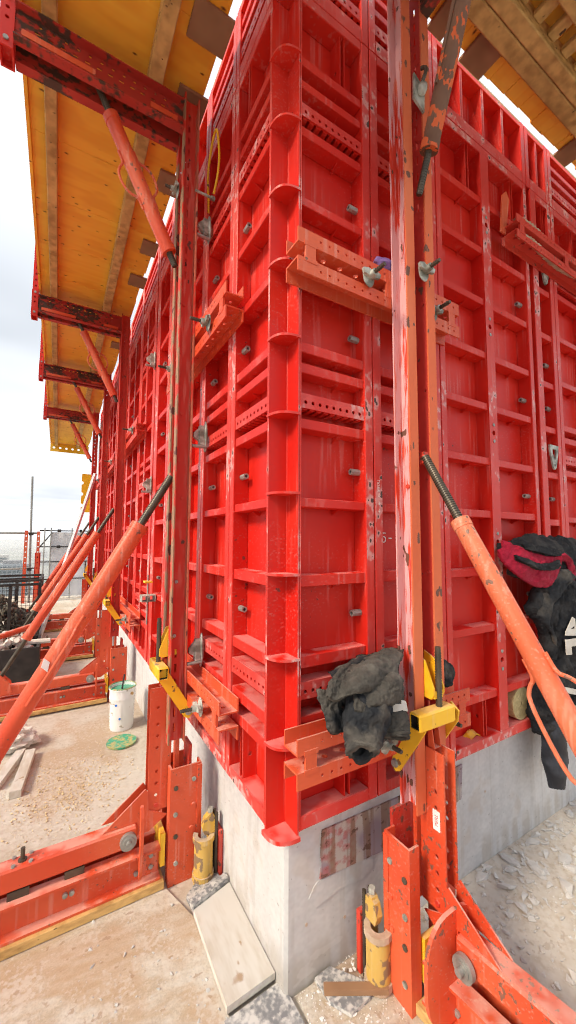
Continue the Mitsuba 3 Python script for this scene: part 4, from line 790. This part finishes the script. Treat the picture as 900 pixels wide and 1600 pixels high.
# ------------------------------------------------------------------ things on the floor, left
bk = Th('paint_bucket', 'white plastic bucket of green paint with a black stirring stick', 'bucket')
bx_, by_ = -0.213, 2.475
pr = [(0.088, 0.002), (0.092, 0.0), (0.096, 0.02), (0.1, 0.20), (0.104, 0.255), (0.108, 0.26), (0.108, 0.275), (0.104, 0.28), (0.105, 0.335), (0.112, 0.338), (0.112, 0.352), (0.106, 0.354), (0.102, 0.35), (0.1, 0.30)]
rev = trimesh.creation.revolve(np.array([(0, 0.002)]+pr+[(0.0, 0.30)]), sections=40)
bk.part('shell', trimesh.Trimesh(rev.vertices+[bx_, by_, 0.002], rev.faces, process=False), 'white_plastic', 40)
bk.part('paint', cyl((bx_, by_, 0.303), (bx_, by_, 0.328), 0.0995, 0.101, 32), 'green_paint', 40)
bk.part('rim_paint', trimesh.Trimesh(trimesh.creation.torus(0.108, 0.0055, major_sections=36, minor_sections=8).vertices+[bx_, by_, 0.354], trimesh.creation.torus(0.108, 0.0055, major_sections=36, minor_sections=8).faces, process=False), 'lid_paint', 40)
bk.part('stick', cyl((bx_-0.01, by_-0.02, 0.32), (bx_+0.015, by_+0.03, 0.44), 0.007, n=8), 'black_steel')
def on_bucket(a0, a1, z0, z1, r=0.1035):
    t = np.linspace(a0, a1, 8); V = [(bx_+r*math.cos(a), by_+r*math.sin(a), z) for z in (z0, z1) for a in t]
    return trimesh.Trimesh(V, [f for i in range(7) for f in ([i, i+1, i+9], [i, i+9, i+8])], process=False)
bk.part('label', on_bucket(-2.25, -1.75, 0.10, 0.225, 0.1025), 'white')
bk.part('label_mark', on_bucket(-2.3, -2.12, 0.215, 0.232, 0.1045), 'blue_plastic'); bk.part('label_mark', on_bucket(-1.95, -1.8, 0.105, 0.122, 0.1045), 'blue_plastic')
bk.part('handle_knob', cyl((bx_+0.06, by_-0.083, 0.305), (bx_+0.068, by_-0.095, 0.305), 0.012, n=12), 'timber')
ld = trimesh.creation.revolve(np.array([(0, 0.0), (0.105, 0.0), (0.112, 0.006), (0.112, 0.018), (0.104, 0.014), (0.03, 0.012), (0.0, 0.016)]), sections=36)
Th('bucket_lid', 'paint smeared bucket lid lying flat on the floor', 'lid').solo(trimesh.Trimesh(ld.vertices+[-0.25, 2.185, 0.001], ld.faces, process=False), 'lid_paint', 40)
def beam(name, label, cat_, a, b, w, h, z, mat):
    a, b = np.array(a), np.array(b); d = (b-a)/np.linalg.norm(b-a); n = np.array([-d[1], d[0]])*w/2
    return Th(name, label, cat_).solo(prism([tuple(a+n), tuple(a-n), tuple(b-n), tuple(b+n)], 'uv', z, z+h), mat)
beam('timber', 'short pale timber offcut lying on the floor beside the raking brace', 'timber', (-0.925, 1.80), (-0.87, 2.34), 0.065, 0.045, 0.002, 'pale_board')
beam('timber', 'grey timber offcut under the white sack at the left edge', 'timber', (-1.05, 1.95), (-0.93, 2.40), 0.06, 0.04, 0.002, 'pale_board')
Th('sack', 'crumpled dirty white plastic sack at the left photo edge', 'sack').solo(lumpy((-1.0, 2.52, 0.075), (0.16, 0.13, 0.085), 8, 0.5, 4, 3.0), 'sack_plastic', 30)
ch_ = Th('chain', 'short rusty chain lying behind the left floor beam', 'chain')
for i in range(9):
    a = np.array([-0.365+0.018*i, 1.30+0.010*i+0.006*math.sin(i), 0.012]); t = np.linspace(0, 2*np.pi, 13)
    u_ = np.array([0.87, 0.48, 0.0]); w_ = np.array([-0.48, 0.87, 0]) if i % 2 else np.array([0, 0, 1.0])
    ch_.part('link', sweep([a+u_*0.015*math.cos(q)+w_*0.009*math.sin(q) for q in t], 0.0032, 6, cap=False), 'timber', 40)
Th('plastic_scrap', 'small blue plastic scrap on the floor beside the upright', 'scrap').solo(sheet([[(-0.29, 1.41, 0.01), (-0.25, 1.44, 0.03)], [(-0.27, 1.38, 0.008), (-0.23, 1.41, 0.02)]], 6, 6, 0.003, 0.004, 20, 2), 'blue_plastic')
Th('plywood_board', 'pale plywood board lying against the concrete wall foot', 'board').solo(prism([(-0.197, 0.055), (-0.004, 0.066), (-0.005, 0.505), (-0.19, 0.455)], 'uv', 0.020, 0.044), 'pale_board')
Th('board_scrap', 'short splintered batten across the top of the pale board', 'board').solo(prism([(-0.19, 0.457), (-0.006, 0.512), (-0.010, 0.548), (-0.195, 0.492)], 'uv', 0.030, 0.062), 'splashed_board')
Th('board_scrap', 'grey mortar splashed board piece beside the anchor shoe', 'board').solo(prism([(-0.185, 0.515), (-0.02, 0.56), (-0.028, 0.61), (-0.12, 0.615), (-0.19, 0.56)], 'uv', 0.004, 0.026), 'splashed_board')
Th('board_scrap', 'mortar splashed dark board at the foot of the concrete corner', 'board').solo(prism([(-0.21, 0.045), (-0.002, 0.055), (0.018, -0.01), (0.022, -0.16), (-0.22, -0.16)], 'uv', 0.003, 0.018), 'splashed_board')
Th('board_scrap', 'angular grey board scrap lying under the timber offcut', 'board').solo(prism([(0.12, -0.012), (0.19, -0.008), (0.265, -0.10), (0.255, -0.16), (0.165, -0.165), (0.125, -0.10)], 'uv', 0.017, 0.030), 'splashed_board')
Th('plywood_board', 'brown dirty plywood board at the foot of the right wall', 'board').solo(prism([(0.04, -0.02), (0.17, -0.005), (0.335, -0.145), (0.40, -0.285), (0.42, -0.40), (0.03, -0.40)], 'uv', 0.002, 0.016), 'ply_dirty')
beam('timber', 'dark splintered timber offcut lying on the angular grey board', 'timber', (0.122, -0.066), (0.320, -0.18), 0.028, 0.018, 0.031, 'brown_ply')
# pebbles, chips, rubble
def grains(n, fx, size, zf, seed, sub=1):
    r = np.random.default_rng(seed); ms = []
    base = []
    for q in range(7):
        h_ = tm(MF.hull_points(r.normal(size=(11, 3))*[0.75, 0.55, 0.34]+r.normal(size=(11, 3))*0.1)); base.append(h_)
    for i in range(n):
        x, y = fx(r); s = size(r); a = r.uniform(0, 6.28); b = base[i % 7]; ca, sa = math.cos(a), math.sin(a)
        v = b.vertices*s @ np.array([[ca, sa, 0], [-sa, ca, 0], [0, 0, 1]])+[x, y, zf+s*0.30]
        ms.append(trimesh.Trimesh(v, b.faces, process=False))
    return trimesh.util.concatenate(ms)
def stuff(name, label, mesh, mat):
    k = numbered(name); scene[k] = mk.ply(mesh, 'm_'+mat); labels[k] = dict(kind='stuff', label=label)
def fr(r):
    while True:
        x, y = r.uniform(0.45, 3.2), r.uniform(-1.6, 0.0)
        if r.uniform() < math.exp(y*1.6-0.0*x): return x, y-0.01
stuff('gravel', 'grey concrete crumbs scattered on the floor along the right wall', grains(4600, fr, lambda r: 0.0022+0.015*r.uniform()**7, 0.0, 3), 'stone')
stuff('gravel', 'broken concrete shards scattered on the floor along the right wall', grains(150, fr, lambda r: 0.012+0.022*r.uniform()**2, -0.002, 13), 'stone')
stuff('gravel', 'light pebbles scattered on the plywood near the left floor beam', grains(150, lambda r: (-0.35+r.normal()*0.17, 0.28+r.normal()*0.19), lambda r: 0.002+0.006*r.uniform()**3, 0.016, 4), 'stone')
stuff('gravel', 'mortar crumbs on the boards at the foot of the wall corner', grains(500, lambda r: (r.uniform(0.03, 0.34), r.uniform(-0.36, -0.01)), lambda r: 0.0015+0.0045*r.uniform()**3, 0.017, 5), 'white')
stuff('wood_chips', 'pale wood chips scattered on the floor left of the nearest upright', grains(1500, lambda r: (-0.62+r.normal()*0.2, 1.7+r.normal()*0.22), lambda r: 0.002+0.005*r.uniform()**3, 0.003, 6), 'wood_chips')
flakes = [((0.775, -0.165), 0.055, 'flat concrete flake on the floor nearest the right frame'), ((0.90, -0.10), 0.06, 'larger flat concrete flake behind the nearest flake'), ((1.36, -0.16), 0.05, 'concrete flake lying right of the flat flakes'), ((1.30, -0.06), 0.045, 'rough concrete lump close to the right wall'), ((0.72, -0.39), 0.05, 'pale concrete flake beside the right floor beam'), ((1.25, -0.09), 0.035, 'small concrete lump close to the right wall'), ((1.55, -0.2), 0.045, 'concrete lump farthest along the right wall')]
for i, ((x, y), s, lab) in enumerate(flakes):
    m = lumpy((0, 0, 0), (s, s*0.55, s*0.20), 20+i, 0.5, 3, 1.8); a = 0.5*i+0.2
    v = m.vertices @ np.array([[math.cos(a), math.sin(a), 0], [-math.sin(a), math.cos(a), 0], [0, 0, 1]])+[x, y, s*0.10]
    Th('concrete_flake', lab, 'concrete flake').solo(trimesh.Trimesh(v, m.faces, process=False), 'stone')

# ------------------------------------------------------------------ far left: bin, crate, rails, screen, city
bn = Th('scrap_bin', 'black metal bin full of fittings behind the second frame', 'bin')
bn.part('box', cub(-1.75, -0.89, 4.02, 4.70, 0.03, 0.42)-cub(-1.72, -0.92, 4.05, 4.67, 0.06, 0.45), 'black_steel')
r = np.random.default_rng(2)
bn.part('fittings', cat(*[cyl(q, q+np.array([r.normal(), r.normal(), r.normal()*0.3])*0.07, 0.03, n=8) for q in np.column_stack([r.uniform(-1.68, -0.98, 90), r.uniform(4.1, 4.6, 90), r.uniform(0.34, 0.50, 90)])]), 'sack_plastic'); labels['scrap_bin__fittings'] = dict(kind='stuff')
bn.part('pipe', cyl((-1.35, 4.3, 0.50), (-1.0, 4.55, 0.56), 0.035, n=14), 'orange_paint')
cr = Th('mesh_crate', 'black mesh crate heaped with chains at the left edge', 'crate')
for z in (0.12, 0.94, 1.0):
    cr.part('rail', cat(cub(-2.2, -0.95, 6.0, 6.04, z-0.018, z+0.018)), 'black_steel'); cr.part('rail', cub(-2.2, -0.95, 7.1, 7.14, z-0.018, z+0.018), 'black_steel'); cr.part('rail', cub(-0.99, -0.95, 6.0405, 7.0995, z-0.017, z+0.017), 'black_steel')
for x in (-0.972, -1.35, -1.75):
    for y in (6.02, 7.12):
        cr.part('post', cub(x-0.022, x+0.022, y-0.023, y+0.023, 0.0, 0.92), 'black_steel')
cr.part('mesh', cat(*[cyl((x, 6.02, 0.13), (x, 6.02, 0.93), 0.003, n=5) for x in np.arange(-2.1, -1.0, 0.05)], *[cyl((-2.2, 6.02, z), (-0.97, 6.02, z), 0.003, n=5) for z in np.arange(0.2, 0.9, 0.06)]), 'black_steel'); labels['mesh_crate__mesh'] = dict(kind='stuff')
tor = trimesh.creation.torus(0.05, 0.016, major_sections=10, minor_sections=5); ms = []
for i in range(420):
    x, y = r.uniform(-2.1, -1.02), r.uniform(6.08, 7.05); z = 0.2+0.5*r.uniform()*(0.7+0.3*math.sin(x*7))
    R_ = trimesh.transformations.random_rotation_matrix(r.uniform(size=3))[:3, :3]
    ms.append(trimesh.Trimesh(tor.vertices*[1.3, 0.8, 1] @ R_.T+[x, y, z], tor.faces, process=False))
cr.part('chains', cat(*ms), 'scrap', 40); labels['mesh_crate__chains'] = dict(kind='stuff')
for i, (z, lab) in enumerate(((1.79, 'upper grey scaffold tube rail at the roof edge on the left'), (0.86, 'lower pale scaffold tube rail at the roof edge on the left'), (0.42, 'lowest scaffold tube rail behind the mesh crate'))):
    Th('guard_rail', lab, 'rail').solo(cyl((-6, 11.2, z), (-1.18, 11.05, z+0.03), 0.026, n=12), 'grey_metal', 40)
sp = Th('scaffold_pole', 'tall grey vertical scaffold pole against the sky', 'pole')
sp.part('tube', cyl((-1.35, 11.0, 0.0), (-1.415, 11.0, 3.33), 0.026, n=12), 'grey_metal', 40)
for z in (0.86, 1.79):
    sp.part('coupler', bev(-1.42, -1.32, 10.93, 11.02, z-0.03, z+0.04, 0.01), 'black_steel')
for (x, w, z, lab) in ((-1.475, 0.075, 1.88, 'left red perforated guard post beside the scaffold pole'), (-1.205, 0.07, 1.86, 'right red perforated guard post beside the scaffold pole')):
    g = Th('guard_post', lab, 'post')
    g.part('tube', cub(x-w/2, x+w/2, 10.9, 10.96, 0.0, z)-MF.compose([cyl((x, 10.8, q), (x, 11.1, q), 0.018, n=10) for q in np.arange(0.9, z-0.05, 0.14)]), 'orange_paint')
    if x > -1.3: g.part('plate', cub(x-0.06, x+0.065, 10.962, 10.99, 0.0, 1.30), 'red_paint')
sc = Th('netting_screen', 'white debris netting stretched on a dark scaffold frame', 'screen')
sc.part('net', sheet([[(-0.93, 11.5, z), (-0.6, 11.52, z), (-0.25, 11.5, z), (0.12, 11.52, z)] for z in (1.86, 1.2, 0.7, 0.05)], 24, 30, 0.01, 0.03, 2, 5), 'netting', 50)
for z in (1.90, 1.45, 1.03, 0.55):
    sc.part('ledger', cyl((-1.2, 11.44, z), (0.3, 11.44, z), 0.016, n=10), 'black_steel', 40)
for x in (-1.08, -0.93, -0.42, 0.10):
    sc.part('standard', cyl((x, 11.40, 0), (x, 11.40, 1.98), 0.015, n=10), 'grey_metal', 40)
for x in (-0.75, -0.72, -0.2):
    for z in (1.90, 1.45): sc.part('coupler', bev(x-0.03, x+0.03, 11.36, 11.47, z-0.04, z+0.04, 0.012), 'black_steel')
sc.part('diagonal', cyl((-1.2, 11.45, 1.42), (-0.9, 11.45, 1.85), 0.016, n=8), 'black_steel', 40)
al = Th('leaning_pole', 'pale pinkish aluminium pole leaning on the far left wall', 'pole')
dA = np.array([-0.5, 0, -1.95]); a0 = np.array([-0.245, 6.2, 2.80])
al.part('tube', cyl(a0, a0+dA*1.42, 0.032, n=4), 'netting')
for q in np.linspace(0.1, 1.3, 9): al.part('hole', cyl(a0+dA*q+[0, -0.026, 0], a0+dA*q+[0, -0.022, 0], 0.012, n=8), 'black_steel')
nb = Th('safety_board', 'yellow toothed safety board fixed at the far end of the left wall', 'board', MA)
nb.part('panel', cub(8.3, 8.33, 0.16, 0.36, 2.25, 3.1)-MF.compose([cyl((8.2, 0.36, z), (8.4, 0.36, z), 0.04, n=10) for z in (2.4, 2.65, 2.9)]), 'orange_net')
tw = Th('tower_block', 'grey glass tower block in the hazy city', 'building')
D = np.array([-0.077, 0.997, 0]); Cn = D*420; e = np.array([0.997, 0.077, 0])
def tbox(a, b, c0, c1, z0, z1):
    pts = [Cn+e*x+D*y for x, y in ((a, c0), (b, c0), (b, c1), (a, c1))]
    return prism([(q[0], q[1]) for q in pts], 'uv', z0, z1)
tw.part('wall', tbox(-13, 12, 0, 18, -90, -19.5), 'tower_wall')
tw.part('roof_box', tbox(-9, 5, 3, 14, -19.4, -16.5), 'far_wall')
for j in range(13):
    for i in range(7):
        x = -12+3.4*i
        tw.part('window', tbox(x, x+2.6, -0.5, -0.02, -24-3.4*j, -21.6-3.4*j), 'tower_glass')
t2 = Th('tower_block', 'slim pale tower block farther off in the hazy city', 'building')
Dk = np.array([-0.105, 0.9945, 0])*760
t2.part('wall', cub(Dk[0]-14, Dk[0]+12, Dk[1], Dk[1]+20, -90, -22), 'far_wall')
for j in range(12):
    t2.part('window_band', cub(Dk[0]-13, Dk[0]+11, Dk[1]-0.6, Dk[1]-0.02, -28.5-4*j, -26-4*j), 'tower_glass')
r = np.random.default_rng(9)
for i in range(44):
    dist = 500*math.exp(r.uniform(0, 2.4)); x = dist*r.uniform(-0.16, 0.10); w, h, dp = r.uniform(12, 45), r.uniform(8, 26)*(1.6 if r.uniform() < 0.15 else 1), r.uniform(12, 40)
    b = Th('city_building', 'small hazy building in the far city', 'building', group='hazy buildings in the far city')
    b.part('wall', cub(x, x+w, dist, dist+dp, -90, -90+h), 'far_wall'); b.part('roof', cub(x-0.4, x+w+0.4, dist-0.4, dist+dp+0.4, -89.99+h, -89.2+h), 'tower_wall')

GROUPS = dict(formwork_panel='formwork panels of the two walls', top_panel='low panels along the upper wall edges', waler='horizontal walers on the walls', wing_nut='wing nuts on the tie rods and clamps',
    panel_clamp='clamps across the panel joints', bracing_frame='bracing frames along the walls', guard_rail='scaffold tube rails at the roof edge', guard_post='perforated guard posts at the roof edge', concrete_flake='concrete flakes on the floor',
    filler_strip='filler strips between panels', working_platform='timber platforms overhead', anchor_shoe='anchor shoes beside the frame feet', timber='timber offcuts on the floor', board_scrap='board scraps at the wall foot',
    hook_plate='hook plates in the narrow panel', tower_block='tower blocks in the hazy city')
for k_, v_ in labels.items():
    b_ = k_.rsplit('_', 1)[0] if k_[-3:].isdigit() else k_
    if b_ in GROUPS and '__' not in k_ and 'category' in v_: v_.setdefault('group', GROUPS[b_])

# ------------------------------------------------------------------ haze
scene['air'] = dict(type='homogeneous', albedo={'type': 'rgb', 'value': [0.95, 0.955, 0.96]}, sigma_t=0.00035)
scene['haze'] = dict(type='cube', to_world=T().translate((0, 0, -43.75)).scale((42000, 42000, 50.25)), bsdf={'type': 'null'}, interior={'type': 'ref', 'id': 'air'})
labels['haze'] = dict(kind='stuff', label='pale air haze over the far city')
scene['camera']['medium'] = {'type': 'ref', 'id': 'air'}
